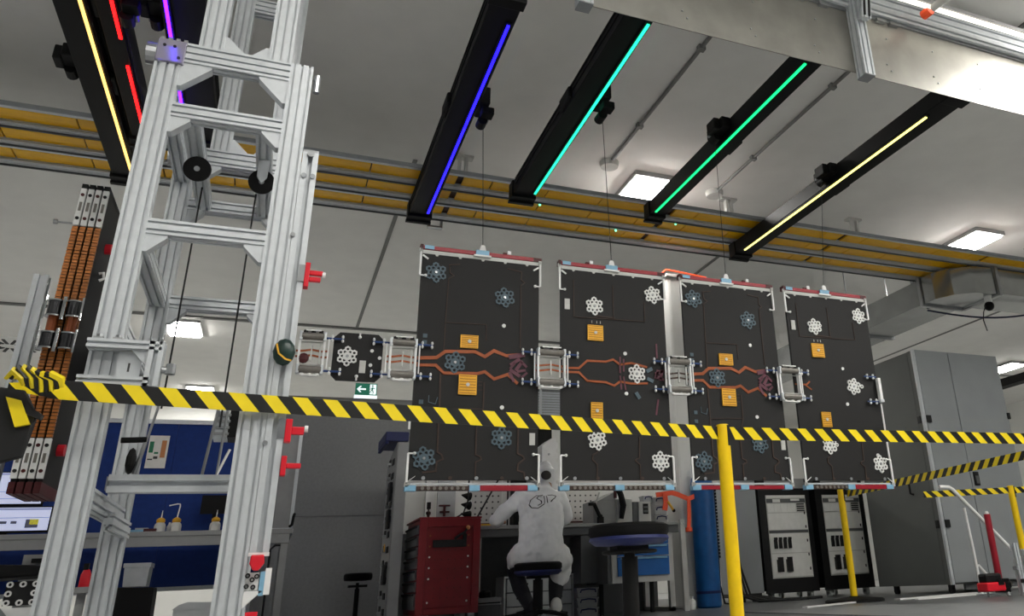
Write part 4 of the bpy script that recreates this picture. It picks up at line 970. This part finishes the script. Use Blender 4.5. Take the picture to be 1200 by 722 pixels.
# things on / above the bench behind the red cabinet
tag(MB().box(1.25, 1.325, 7.75, 7.82, .0, 1.6).build('white_post', 'white'), 'bright white narrow post behind the red cabinet', 'post')
t = thing('bottle_dryer', 'column of black cones on a white stand behind red cabinet', 'stand', (1.57, 7.5, .785))
MB().box(1.60, 1.63, 7.6, 7.64, .785, 1.25).build('stand_back', 'white', t); MB().box(1.5, 1.7, 7.5, 7.66, .785, .80).build('stand_base', 'blackmatte', t)
for z in (.82, .90, .98, 1.06): MB().cyl((1.61, 7.58, z), (1.53, 7.55, z+.01), .038, .006, n=14).build('cone', 'rubber', t)
t = thing('red_clamp_stand', 'dark red clamp fitting on a clear plate behind the red cabinet', 'clamp', (1.41, 7.62, .785))
MB().box(1.62, 1.66, 7.70, 7.72, .785, .80).box(1.34, 1.50, 7.68, 7.70, .785, 1.25).build('plate', 'clear', t); MB().box(1.355, 1.455, 7.66, 7.68, .985, 1.0).box(1.395, 1.415, 7.66, 7.68, .90, .985).box(1.365, 1.45, 7.66, 7.68, .93, .945).build('clamp', 'darkred', t, bevel=.003)
pts = [(1.56, 7.4, 1.2), (1.555, 7.4, 1.0), (1.52, 7.4, .9), (1.45, 7.4, .86), (1.40, 7.4, .83)]
tag(MB().tube(pts, .007).build('hanging_cable', 'cable'), 'thin black cable dangling behind the red cabinet', 'cable')
for k, (a, b, lab) in enumerate((((1.92, 7.75, 1.25), (1.66, 7.7, .80), 'black diagonal rod left of the worker'), ((2.0, 7.75, 1.22), (1.99, 7.7, .80), 'black upright rod left of the worker'))):
    tag(MB().cyl(a, b, .008, n=8).build('support_rod', 'cable'), lab, 'rod')
tag(MB().box(1.66, 1.76, 7.3, 7.36, .785, .80).build('yellow_note', 'yellowcap'), 'yellow note pad on the bench edge beside the red cabinet', 'notepad')
# machines on the bench
t = thing('test_device', 'grey bench device with black lever in front of pegboard', 'device', (2.95, 7.5, .785))
MB().box(2.745, 2.975, 7.45, 7.75, .785, 1.0).prism([(2.80, 1.0), (2.975, 1.0), (2.975, 1.085)], 'y', 7.45, 7.75).build('housing', 'benchgrey', t, bevel=.004); MB().box(2.977, 3.135, 7.43, 7.75, .785, 1.01).build('front_case', 'whitedirty', t, bevel=.004)
MB().tube([(2.985, 7.41, 1.11), (3.01, 7.40, 1.04), (3.03, 7.40, .95), (3.012, 7.41, .83)], [.03, .03, .032, .022]).build('cable_bundle', 'rubber', t); MB().box(2.95, 2.975, 7.42, 7.44, 1.02, 1.09).build('red_block', 'darkred', t)
t = thing('hand_lever', 'black hand lever mounted before the grey bench device', 'lever', (2.76, 7.35, .785))
MB().bar((2.80, 7.42, .85), (2.735, 7.40, .965), .03, .022).box(2.68, 2.75, 7.39, 7.41, .95, .975).build('lever_arm', 'rubber', t); MB().ball((2.805, 7.42, .855), .022, 10).build('lever_knob', 'rubber', t); MB().cyl((2.755, 7.41, .97), (2.795, 7.41, 1.07), .009, n=8).build('lever_rod', 'whitedirty', t); MB().box(2.78, 2.83, 7.40, 7.445, .785, .85).build('lever_base', 'rubber', t)
t = thing('power_supply', 'small pale box with black switch block beside the grey device', 'device', (3.24, 7.5, .785))
MB().box(3.15, 3.205, 7.45, 7.7, .785, .985).build('side_case', 'benchdark', t); MB().box(3.205, 3.33, 7.43, 7.7, .785, .985).build('front_case', 'whitedirty', t, bevel=.004)
MB().box(3.245, 3.30, 7.425, 7.43, .87, .965).build('switch_block', 'rubber', t)
for k in range(2): MB().box(3.252, 3.293, 7.42, 7.425, .885+.036*k, .908+.036*k).build('switch', 'benchdark', t)
def clip_box(x, y, z, w, h, d, label):
    t = thing('clip_box', label, 'storage box', (x, y, z), 'clear boxes with dark blue clip handles')
    MB().prism([(x-w*.44, z), (x+w*.44, z), (x+w/2, z+h*.86), (x-w/2, z+h*.86)], 'y', y, y+d).build('box_body', 'clear', t); MB().box(x-w*.53, x+w*.53, y-.008, y+d+.008, z+h*.86, z+h-.001).build('lid', 'clear', t)
    MB().tube([(x-w*.36, y-.012, z+h*.5), (x-w*.33, y-.02, z+h*.78), (x, y-.022, z+h*.86), (x+w*.33, y-.02, z+h*.78), (x+w*.36, y-.012, z+h*.5)], h*.075, 8).build('clip_handle', 'seatblue', t)
for k in range(3): clip_box(3.49, 7.55, .785+.085*k, .14, .083, .2, 'small clear clip box on the bench, %s of the pile by the pillar' % ('lowest', 'middle', 'top')[k])
clip_box(3.37, 7.58, .985, .10, .07, .1, 'small clear clip box resting on the pale power supply box')
for k in range(3): clip_box(2.665, 7.42, .0+.082*k, .2, .08, .3, 'clear clip box on the floor under the bench, %s of the stack' % ('lowest', 'middle', 'top')[k])
t = thing('drawer_tower', 'white plastic drawer tower on the bench right of the worker', 'drawer unit', (2.26, 7.5, .785))
MB().prism([(2.235, .785), (2.37, .785), (2.37, 1.575), (2.32, 1.565), (2.235, 1.50)], 'y', 7.42, 7.65).build('tower_body', 'white', t)
for k in range(8): MB().prism([(2.37, .80+.095*k), (2.39, .815+.095*k), (2.395, .86+.095*k), (2.37, .875+.095*k)], 'y', 7.43, 7.64).build('drawer_lip', 'white', t)
for k in range(7): MB().cyl((2.30, 7.41, .85+.095*k), (2.30, 7.42, .85+.095*k), .01, n=8).build('drawer_knob', 'clear', t)
t = thing('ribbed_duct', 'grey ribbed box seen between the first two panels', 'duct', (2.28, 7.6, 1.7))
for k in range(10): MB().box(2.24, 2.52, 7.6, 7.82, 1.80+.026*k, 1.80+.026*k+.020).build('rib', 'aludark', t)
MB().box(2.245, 2.515, 7.605, 7.9, 1.79, 2.08).build('core', 'benchdark', t); MB().cyl((2.27, 7.59, 1.79), (2.27, 7.59, 2.09), .012, n=8).build('support_tube', 'steel', t); MB().cyl((2.49, 7.59, 1.79), (2.49, 7.59, 2.09), .012, n=8).build('support_tube', 'steel', t)
t = thing('equipment_mast', 'dark equipment column with grey edge behind the first two panels', 'column', (2.3, 7.9, 0))
MB().box(2.08, 2.20, 7.82, 7.96, .785, 1.78).build('column_body', 'rubber', t); MB().box(2.205, 2.235, 7.80, 7.83, .785, 1.78).build('edge_profile', 'aludark', t); MB().box(2.25, 2.46, 7.84, 7.96, 1.40, 1.78).build('black_panel', 'rubber', t); MB().box(2.08, 2.46, 7.84, 7.96, 1.76, 1.79).build('top_shelf', 'blackmatte', t)
# blue drawer cabinet hanging under the bench
t = thing('drawer_cabinet', 'grey under-bench cabinet with blue drawers behind the large stool', 'cabinet', (3.05, 7.2, .27))
MB().box(2.755, 3.335, 7.03, 7.3, .265, .655).box(2.755, 3.335, 7.3, 7.6, .265, .67).build('carcass', 'whitedirty', t)
MB().box(2.72, 2.755, 7.05, 7.6, .265, .66).build('side_panel', 'benchdark', t)
for z0, z1 in ((.32, .475), (.485, .575), (.58, .615), (.62, .645)):
    d = MB().box(2.805, 3.30, 7.012, 7.03, z0, z1).build('drawer', 'bluedrawer', t)
    MB().box(2.83, 3.28, 7.0, 7.012, z1-.018, z1-.004).build('pull', 'ledgerblue', d)
MB().box(2.565, 2.72, 7.3, 7.6, .28, .68).build('grey_side_box', 'benchdark', t)
for x in (2.78, 3.28): MB().box(x, x+.03, 7.4, 7.43, 0, .265).build('leg', 'blackmatte', t)
t = thing('clear_drawer_unit', 'clear plastic drawer unit under the bench behind the worker', 'drawer unit', (2.3, 7.5, 0))
MB().box(1.92, 1.935, 7.5, 7.8, 0, .37).box(2.545, 2.56, 7.5, 7.8, 0, .37).box(1.935, 2.545, 7.5, 7.8, .355, .37).box(2.235, 2.25, 7.5, 7.8, 0, .355).build('frame', 'clear', t)
for x0 in (1.94, 2.255):
    for k in range(3): 
        d = MB().box(x0+.005, x0+.28, 7.49, 7.78, .01+.115*k, .115+.115*k).build('drawer', 'clear', t); MB().tube([(x0+.09, 7.485, .07+.115*k), (x0+.14, 7.475, .08+.115*k), (x0+.19, 7.485, .07+.115*k)], .008).build('drawer_pull', 'blackmatte', d)
t = thing('document_stack', 'grey document trays with black puck on a low stand by red cabinet', 'tray', (1.7, 7.1, 0))
MB().box(1.60, 1.80, 7.1, 7.3, .155, .165).box(1.60, 1.80, 7.1, 7.3, .175, .21).build('tray', 'benchgrey', t); MB().box(1.61, 1.79, 7.11, 7.29, .165, .175).build('tray_gap', 'rubber', t); MB().lathe([(.045, .21), (.05, .22), (.05, .25), (.03, .27)], (1.68, 7.18, 0), 18).build('puck', 'rubber', t, smooth=True); MB().box(1.61, 1.79, 7.11, 7.29, 0, .155).build('stand', 'benchdark', t)

# ------------------------------------------------------------------ white pillar, orange straps, blue gas cylinder
t = thing('white_pillar', 'white square pillar behind the gap between second and third panels', 'pillar', (3.9, 7.75, 0))
MB().box(3.735, 4.15, 7.6, 7.95, 0, 3.43).build('shaft', 'wallpaint', t, bevel=.03)
MB().box(3.715, 4.17, 7.58, 7.97, 3.43, 3.46).build('top_cap', 'wallpaint', t)
tag(MB().tube([(3.15, 7.56, 3.16), (3.47, 7.56, 3.28), (3.70, 7.55, 3.49), (3.90, 7.55, 3.475), (4.2, 7.55, 3.45)], .010).build('orange_cable', 'led_orange'), 'glowing orange-red cable running over the top of the white pillar', 'cable')
def strap(mb, pts, w):
    for a, b in zip(pts[:-1], pts[1:]): mb.bar(a, b, .008, w, upv=(0, -1, 0) if False else (0, 0, 1))
t = thing('orange_strap', 'bright orange hanging strap tied round the white pillar', 'strap', (3.6, 7.4, .7))
mb = MB().ribbon([(3.39, 1.045), (3.56, 1.065), (3.62, 1.05), (3.74, 1.005), (3.78, 1.02), (3.92, 1.07)], .045, 7.42, 7.43); mb.build('waist_band', 'orange', t)
MB().ribbon([(3.735, 1.005), (3.73, .86), (3.715, .72)], .036, 7.405, 7.415).build('strap_tail', 'orange', t); MB().lathe([(.03, .695), (.038, .70), (.034, .735)], (3.715, 7.41, 0), 14).build('strap_end', 'orange', t)
MB().ribbon([(3.475, 1.06), (3.48, .97), (3.465, .90)], .05, 7.40, 7.41).build('strap_tail', 'orange', t); MB().cyl((3.50, 7.40, .98), (3.555, 7.40, .90), .012, n=8).build('buckle', 'gold', t); MB().ball((3.56, 7.4, .895), .018, 8).build('buckle_end', 'rubber', t)
t = thing('gas_cylinder', 'tall blue gas cylinder beside the white pillar', 'gas cylinder', (3.92, 7.45, 0))
MB().lathe([(.10, 0), (.118, .02), (.118, 1.12), (.105, 1.2), (.07, 1.26), (.035, 1.29)], (3.915, 7.46, 0), 32).build('cylinder_body', 'bluecyl', t, smooth=True); MB().lathe([(.03, 1.28), (.03, 1.34), (.02, 1.36)], (3.915, 7.46, 0), 14).build('valve', 'steel', t); MB().lathe([(.1195, .13), (.1205, .135), (.1205, .15), (.1195, .155)], (3.915, 7.46, 0), 32).build('bottom_band', 'seatblue', t)
t = thing('cable_chain', 'black ribbed cable chain hanging behind the blue cylinder', 'cable', (4.08, 7.6, 0))
for k in range(22): MB().box(4.10, 4.13, 7.56, 7.6, .45+.032*k, .472+.032*k).build('link', 'rubber', t)
MB().tube([(4.115, 7.58, 1.16), (4.115, 7.58, .45), (4.12, 7.6, .2), (4.16, 7.6, .03), (4.3, 7.62, .012)], .009).build('core_cable', 'cable', t)
t = thing('white_bottle', 'small white plastic bottle on the floor by the pillar foot', 'bottle', (3.675, 7.3, 0))
MB().lathe([(.03, 0), (.033, .005), (.033, .075), (.022, .09), (.012, .095)], (3.675, 7.35, 0), 18).build('bottle_body', 'white', t, smooth=True); MB().lathe([(.012, .093), (.014, .096), (.014, .115), (.006, .118)], (3.675, 7.35, 0), 14).build('bottle_cap', 'white', t)

# ================================================================== SERVER RACKS
def rack(x0, label):
    t = thing('server_rack', label, 'server rack', (x0+.35, 8.6, 0), 'rolling server racks')
    y0 = 8.2; w = .70
    MB().box(x0, x0+w, y0+.02, 9.0, .12, 1.30).build('case', 'rackblack', t)
    MB().box(x0, x0+.095, y0, y0+.02, .075, 1.30).box(x0+w-.06, x0+w, y0, y0+.02, .075, 1.30).box(x0+.095, x0+w-.06, y0, y0+.02, 1.115, 1.19).box(x0+.095, x0+w-.06, y0, y0+.02, .075, .225).build('front_frame', 'rackblack', t)
    MB().box(x0+.095, x0+w-.06, y0-.005, y0+.02, 1.19, 1.30).build('top_shelf', 'benchgrey', t)
    f = MB().box(x0+.095, x0+w-.06, y0+.005, y0+.02, .225, 1.115).build('front_panel', 'rackface', t)
    a, b = x0+.105, x0+w-.07
    MB().box(a, b, y0-.001, y0+.005, 1.085, 1.112).build('shelf_unit', 'rackpanel', f); MB().box(a, b, y0-.001, y0+.005, 1.03, 1.075).build('shelf_unit', 'benchdark', f)
    MB().box(a+.08, a+.18, y0-.006, y0-.001, 1.035, 1.07).box(b-.2, b-.08, y0-.006, y0-.001, 1.05, 1.073).build('cable_port', 'rackpanel', f)
    u = MB().box(a, b-.14, y0-.004, y0+.005, .925, 1.02).build('module_unit', 'rackpanel', f)
    for k in range(4): MB().box(a+.09*k, a+.088+.09*k, y0-.008, y0-.004, .93, 1.016).build('module', 'rackpanel', u)
    for k in range(4): MB().box(b-.12, b-.02, y0-.004, y0+.003, .935+.024*k, .948+.024*k).build('vent_slat', 'blackmatte', f)
    MB().box(a, b, y0-.004, y0+.005, .735, .915).build('blank_panel', 'rackpanel', f); MB().box(a, b, y0-.001, y0+.004, .70, .73).build('vent_strip', 'benchdark', f)
    u = MB().box(a, b, y0-.004, y0+.005, .49, .695).build('connector_unit', 'rackpanel', f)
    for k in range(4): MB().box(a+.045+.062*k, a+.078+.062*k, y0-.03, y0-.004, .535, .63).box(a+.05+.062*k, a+.085+.062*k, y0-.026, y0-.004, .63, .655).build('connector', 'rackblack', u)
    u = MB().box(a, b, y0-.004, y0+.005, .24, .48).build('connector_unit', 'rackpanel', f)
    for k in range(2): MB().box(a+.06+.12*k, a+.125+.12*k, y0-.04, y0-.004, .29, .42).box(a+.075+.12*k, a+.13+.12*k, y0-.034, y0-.004, .42, .445).build('connector', 'rackblack', u)
    for k in range(5): MB().box(b-.035, b-.02, y0-.006, y0-.004, .30+.15*k, .33+.15*k).build('screw_slot', 'blackmatte', f)
    for x in (x0+.1, x0+w-.08):
        for y in (8.28, 8.9):
            c = MB().cyl((x-.018, y, .042), (x+.018, y, .042), .042, n=16).build('caster', 'caster', t); MB().box(x-.026, x+.026, y-.03, y+.03, .06, .12).build('fork', 'caster', c); MB().cyl((x-.022, y, .042), (x+.022, y, .042), .016, n=10).build('axle', 'benchdark', c)
    MB().box(x0+.02, x0+w-.02, 8.25, 8.95, .10, .12).build('base_plate', 'rackblack', t)
rack(5.02, 'rolling server rack with black frame, left of the pair'); rack(5.80, 'rolling server rack with black frame, right of the pair behind yellow post')
t = thing('grey_side_cabinet', 'plain light grey cabinet side beside the left server rack', 'cabinet', (4.9, 8.6, 0))
MB().box(4.72, 5.0, 8.22, 9.0, .09, 1.30).build('case', 'cabgrey', t); MB().box(4.74, 4.98, 8.24, 8.98, .05, .09).build('plinth', 'rackblack', t)
for x in (4.78, 4.94): MB().box(x-.02, x+.02, 8.3, 8.36, 0, .05).box(x-.02, x+.02, 8.84, 8.9, 0, .05).build('foot', 'rackblack', t)
t = thing('floor_cables', 'tangle of black cables on the floor left of the racks', 'cable', (4.5, 8.0, 0))
for k in range(4): MB().tube([(4.55+.03*k, 8.15, .75-.05*k), (4.58+.03*k, 8.12, .35), (4.62+.04*k, 8.08, .08), (4.8+.08*k, 8.0-.03*k, .016+.001*k), (5.2+.12*k, 7.8+.05*k, .016)], .014).build('cable', 'cable', t)

# ------------------------------------------------------------------ big grey cabinet
t = thing('tall_cabinet', 'tall light grey metal double door cabinet on casters at the right', 'cabinet', (6.8, 7.15, 0))
CX, CY = 6.19, 6.6
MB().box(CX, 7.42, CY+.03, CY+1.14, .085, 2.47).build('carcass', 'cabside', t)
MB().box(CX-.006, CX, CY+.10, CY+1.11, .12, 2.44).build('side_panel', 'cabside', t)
MB().box(CX-.012, CX+.02, CY-.0, CY+.03, .085, 2.48).build('corner_profile', 'alu', t); MB().box(CX-.01, CX+.0, CY+.03, CY+.09, .085, 2.47).build('edge_profile', 'cabside', t)
for x0, x1 in ((CX+.028, 6.68), (6.69, 7.42)):
    d = MB().box(x0, x1, CY-.0, CY+.028, .10, 2.478).build('door', 'cabgrey', t, bevel=.003)
    if x0 > 6.5:
        hd = MB().box(x0+.03, x0+.1, CY-.012, CY, 1.03, 1.17).build('handle', 'rackblack', d); MB().box(x0+.045, x0+.085, CY-.02, CY-.012, 1.05, 1.13).build('handle_grip', 'benchdark', hd)
        for z in (.5, 1.75): MB().box(x1-.02, x1+.012, CY-.02, CY+.01, z, z+.07).build('hinge', 'rackblack', d)
    else:
        for z in (.62, 1.68): MB().box(x0-.005, x0+.05, CY-.02, CY, z, z+.075).build('hinge', 'rackblack', d)
for z in (.62, 1.68): MB().box(CX-.02, CX-.006, CY+.045, CY+.09, z, z+.075).build('hinge', 'rackblack', t)
MB().tube([(CX-.01, CY+.35, .98), (CX-.05, CY+.35, .99), (CX-.05, CY+.35, 1.1), (CX-.01, CY+.35, 1.11)], .012).build('side_handle', 'rackblack', t)
for x in (CX+.08, 7.3):
    for y in (CY+.12, CY+.95):
        c = MB().cyl((x-.015, y, .036), (x+.015, y, .036), .036, n=14).build('caster', 'rackblack', t); MB().box(x-.022, x+.022, y-.025, y+.025, .045, .09).build('fork', 'rackblack', c)
MB().box(CX+.2, 7.3, CY+.05, CY+.08, .03, .085).build('plinth', 'benchdark', t)

# ------------------------------------------------------------------ right foreground rails and tool
t = thing('white_handrail', 'white tubular handrail sloping down at the right edge', 'handrail', (5.8, 5.6, 0))
MB().tube([(5.30, 5.62, .905), (5.39, 5.6, .90), (5.43, 5.6, .88), (6.10, 5.6, .26), (6.35, 5.6, .03)], .016, 12).build('top_rail', 'white', t, smooth=True)
MB().box(6.28, 6.46, 5.5, 5.7, 0, .02).build('foot', 'steel', t)
t = thing('white_pole', 'thin bent white pole leaning before the tall cabinet', 'pole', (5.85, 5.9, 0))
MB().tube([(5.82, 5.9, .75), (5.835, 5.9, .4), (5.845, 5.9, .012)], .013, 10).tube([(5.84, 5.9, .24), (5.86, 5.9, .25), (6.06, 5.88, .03)], .014, 10).build('pole', 'white', t, smooth=True); MB().box(5.78, 6.1, 5.82, 5.96, 0, .014).build('foot', 'steel', t)
t = thing('cordless_tool', 'red and black cordless tool standing with an upright red pole', 'power tool', (5.6, 5.5, 0))
MB().cyl((5.672, 5.5, .66), (5.668, 5.5, .05), .028, n=16).build('red_pole', 'red', t, smooth=True); MB().cyl((5.672, 5.5, .66), (5.672, 5.5, .685), .022, .012, n=14).build('pole_tip', 'whitedirty', t)
b = MB().box(5.42, 5.63, 5.40, 5.52, .045, .115).build('tool_body', 'redbright', t, bevel=.012); MB().box(5.435, 5.615, 5.41, 5.51, .105, .185).build('battery', 'rackblack', b, bevel=.02); MB().box(5.55, 5.61, 5.395, 5.40, .09, .13).build('tool_plate', 'rackblack', b)
MB().box(5.62, 5.70, 5.42, 5.53, .03, .14).ball((5.69, 5.46, .09), .05, 10).build('motor_head', 'rackblack', t, bevel=.008); MB().cyl((5.69, 5.48, .1), (5.66, 5.42, .0), .018, n=10).cyl((5.7, 5.5, .1), (5.76, 5.52, .0), .016, n=10).cyl((5.47, 5.46, .05), (5.48, 5.46, 0), .01, n=8).build('leg', 'steel', t)
t = thing('aluminium_stand', 'low aluminium profile frame at the right edge', 'frame', (5.75, 5.3, 0))
for x, h in ((5.70, .41), (5.80, .36)): MB().profile((x, 5.3, .0), (x, 5.3, h), (1, 0, 0), .045, .045, pitch=.045).build('upright', 'alu', t)
MB().box(5.66, 5.84, 5.278, 5.322, .20, .23).build('tie_plate', 'aludark', t); MB().box(5.67, 5.71, 5.27, 5.277, .10, .13).build('joint', 'rackblack', t)
t = thing('floor_rails', 'pair of long white floor strips before the racks', 'floor strip', (5, 6, 0))
MB().bar((4.62, 6.15, .012), (3.95, 5.9, .012), .05, .012).bar((5.05, 6.1, .012), (6.1, 6.25, .012), .07, .012).build('strip', 'white', t); MB().bar((5.05, 5.85, .012), (6.0, 5.95, .012), .04, .012).build('strip', 'white', t)

# ================================================================== THE WORKER (seated, seen from behind)
def blob(parts):
    """parts: list of (points, radii) tapered limbs; merged by a voxel remesh into one surface"""
    mb = MB()
    for pts, rad in parts:
        P = [Vector(p) for p in pts]; n = 16
        rings = []; 
        for i, p in enumerate(P):
            a = P[max(i-1, 0)]; b = P[min(i+1, len(P)-1)]; d = (b-a).normalized()
            u = Vector((1, 0, 0)); u = u-d*u.dot(d)
            if u.length < .2: u = Vector((0, 1, 0)); u = u-d*u.dot(d)
            u.normalize(); v = d.cross(u)
            r = rad[i]; rx, ry = (r, r) if not isinstance(r, tuple) else r
            rings.append([p+rx*math.cos(2*math.pi*k/n)*u+ry*math.sin(2*math.pi*k/n)*v for k in range(n)])
        mb.rings(rings, 0, True)
        for p, r in ((P[0], rad[0]), (P[-1], rad[-1])):
            q = r if not isinstance(r, tuple) else min(r)
            mb.ball(p, q*.98, 12)
    return mb
def smoothed(o, voxel, it=6, sub=False):
    r = o.modifiers.new('remesh', 'REMESH'); r.mode = 'VOXEL'; r.voxel_size = voxel; r.use_smooth_shade = True
    s = o.modifiers.new('smooth', 'SMOOTH'); s.factor = .5; s.iterations = it
    return o
HX = 2.10   # head x
spine = [((1.985, 6.62, .50)), (1.99, 6.63, .60), (2.0, 6.66, .74), (2.02, 6.72, .88), (2.05, 6.78, .985), (2.08, 6.82, 1.045)]
def arms(k):
    return [([(1.865, 6.78, .965), (1.76, 6.80, .88), (1.675, 6.86, .80)], [.062*k, .054*k, .046*k]), ([(1.675, 6.86, .80), (1.72, 7.02, .80), (1.80, 7.20, .815)], [.046*k, .042*k, .033*k]),
            ([(2.195, 6.78, .965), (2.255, 6.82, .87), (2.285, 6.88, .795)], [.062*k, .054*k, .046*k]), ([(2.285, 6.88, .795), (2.26, 7.05, .80), (2.20, 7.22, .815)], [.046*k, .042*k, .033*k])]
legs = [([(1.91, 6.62, .50), (1.88, 6.82, .485), (1.875, 7.02, .44)], [.085, .078, .062]), ([(1.875, 7.02, .44), (1.90, 6.90, .27), (1.95, 6.78, .12)], [.06, .058, .042]),
        ([(2.06, 6.62, .50), (2.18, 6.80, .47), (2.23, 6.97, .43)], [.085, .08, .062]), ([(2.23, 6.97, .43), (2.19, 6.86, .27), (2.14, 6.74, .13)], [.06, .058, .042])]
hands = []
for s, (hx, hy) in ((1, (1.81, 7.235)), (-1, (2.19, 7.255))):
    hands.append(([(hx-.004*s, hy-.03, .818), (hx+.008*s, hy+.03, .815)], [(.028, .016), (.036, .015)]))
    for j in range(4):
        fx = hx+.008*s+(-.026+.0175*j)*1.0; l = (.055, .066, .062, .048)[j if s > 0 else 3-j]
        hands.append(([(fx, hy+.035, .816), (fx+.002*s, hy+.035+l*.55, .812), (fx+.006*s, hy+.035+l, .798)], [.009, .0082, .007]))
    hands.append(([(hx+.03*s, hy-.005, .815), (hx+.05*s, hy+.025, .808), (hx+.052*s, hy+.055, .80)], [.011, .0095, .008]))
head = [([(HX, 6.84, 1.03), (HX, 6.87, 1.09)], [.052, .05]), ([(HX, 6.885, 1.075), (HX, 6.90, 1.12), (HX, 6.90, 1.18), (HX, 6.89, 1.215)], [(.05, .055), (.07, .085), (.075, .095), (.055, .07)]),
        ([(HX, 6.985, 1.135), (HX, 7.01, 1.12)], [.012, .014]), ([(HX-.074, 6.9, 1.12), (HX-.078, 6.905, 1.155)], [.012, .014]), ([(HX+.074, 6.9, 1.12), (HX+.078, 6.905, 1.155)], [.012, .014]), ([(HX-.02, 6.978, 1.095), (HX+.02, 6.978, 1.095)], [.008, .008])]
body = blob([(spine, [(.15, .11), (.135, .10), (.14, .10), (.155, .095), (.13, .08), (.06, .055)])]+arms(.85)+[(a, [r*.9 for r in b]) for a, b in legs]+hands+head).build('person', 'skin', org=(1.985, 6.62, 0))
tag(body, 'worker in white lab coat seated on a stool with back to the camera', 'person')
smoothed(body, .0075, 3)
coat = blob([(spine, [(.185, .145), (.18, .135), (.185, .135), (.19, .125), (.165, .10), (.075, .068)])]+arms(1.18)+
            [([(1.89, 6.63, .515), (1.885, 6.80, .505), (1.88, 6.92, .48)], [.115, .11, .095]), ([(2.06, 6.63, .515), (2.17, 6.76, .49), (2.22, 6.86, .455)], [.12, .12, .105]), ([(2.215, 6.84, .46), (2.225, 6.84, .37), (2.205, 6.83, .31)], [(.105, .09), (.09, .08), (.075, .06)])]).build('lab_coat', 'coat', body)
smoothed(coat, .012, 5)
wr = bpy.data.textures.new('coat_folds', 'CLOUDS'); wr.noise_scale = .11; wr.noise_depth = 2
dm = coat.modifiers.new('folds', 'DISPLACE'); dm.texture = wr; dm.strength = .035; dm.mid_level = .5; dm.texture_coords = 'LOCAL'
tag(coat, 'white lab coat with dark logo on the back')
tr = blob([(a, [r*1.1 for r in b]) for a, b in legs]).build('trousers', 'trousers', body); smoothed(tr, .011, 4)
cap = blob([([(HX, 6.87, 1.08), (HX, 6.875, 1.13), (HX, 6.88, 1.19), (HX, 6.885, 1.225)], [(.062, .05), (.082, .085), (.085, .1), (.06, .075)])]).build('hood', 'coat', body); smoothed(cap, .009, 3)
MB().ball((HX-.022, 6.78, 1.145), .046, 14, sc=(1, .6, .85)).build('hair', 'hair', body, smooth=True)
for s, (fx, fy, fz, tz) in ((-1, (1.955, 6.74, .105, .0)), (1, (2.14, 6.72, .115, .0))):
    sh = blob([([(fx, fy-.04, fz-.005), (fx+.01*s, fy+.06, fz-.015), (fx+.02*s, fy+.16, fz-.03)], [(.042, .045), (.045, .038), (.04, .026)]), ([(fx, fy-.02, fz+.03), (fx, fy-.025, fz)], [.045, .048])]).build('shoe', 'shoe' if s > 0 else 'trousers', body); smoothed(sh, .008, 3)
    MB().prism([(fx-.046, fy-.085), (fx+.046, fy-.085), (fx+.05+.01*s, fy+.08), (fx+.04+.02*s, fy+.2), (fx-.03+.02*s, fy+.2), (fx-.05+.01*s, fy+.06)], 'z', fz-.062, fz-.04).build('sole', 'white' if s > 0 else 'rubber', sh, bevel=.006)
# logo on the coat back: letters between two swooshes
LG = [((1.992, .950), (1.967, .951), (1.952, .933), (1.982, .914), (1.982, .893), (1.952, .880)),
      ((2.014, .957), (2.008, .893)), ((2.034, .962), (2.034, .898)),
      ((2.048, .972), (2.095, .976), (2.126, .964), (2.105, .941), (2.058, .904)),
      ((2.007, .972), (1.957, .965), (1.908, .919), (1.893, .883), (1.908, .860), (1.953, .859), (2.007, .891))]
def back_y(x, z):
    f = (z-.9)/.1; cy = 6.73+.05*f; hw = .185; dx = (x-2.025)/hw
    return cy-.117*math.sqrt(max(.05, 1-dx*dx))-.014
for i, st in enumerate(LG):
    P = []
    for k in range(len(st)-1):
        for q in range(4):
            f = q/4; P.append((st[k][0]*(1-f)+st[k+1][0]*f, st[k][1]*(1-f)+st[k+1][1]*f))
    P.append(st[-1])
    lo = MB().tube([(a, back_y(a, b), b) for a, b in P], .0034, 6).build('logo_stroke', 'logo', coat)
    sw = lo.modifiers.new('fit', 'SHRINKWRAP'); sw.target = coat; sw.wrap_method = 'PROJECT' if False else 'NEAREST_SURFACEPOINT'; sw.wrap_mode = 'ABOVE_SURFACE'; sw.offset = .003
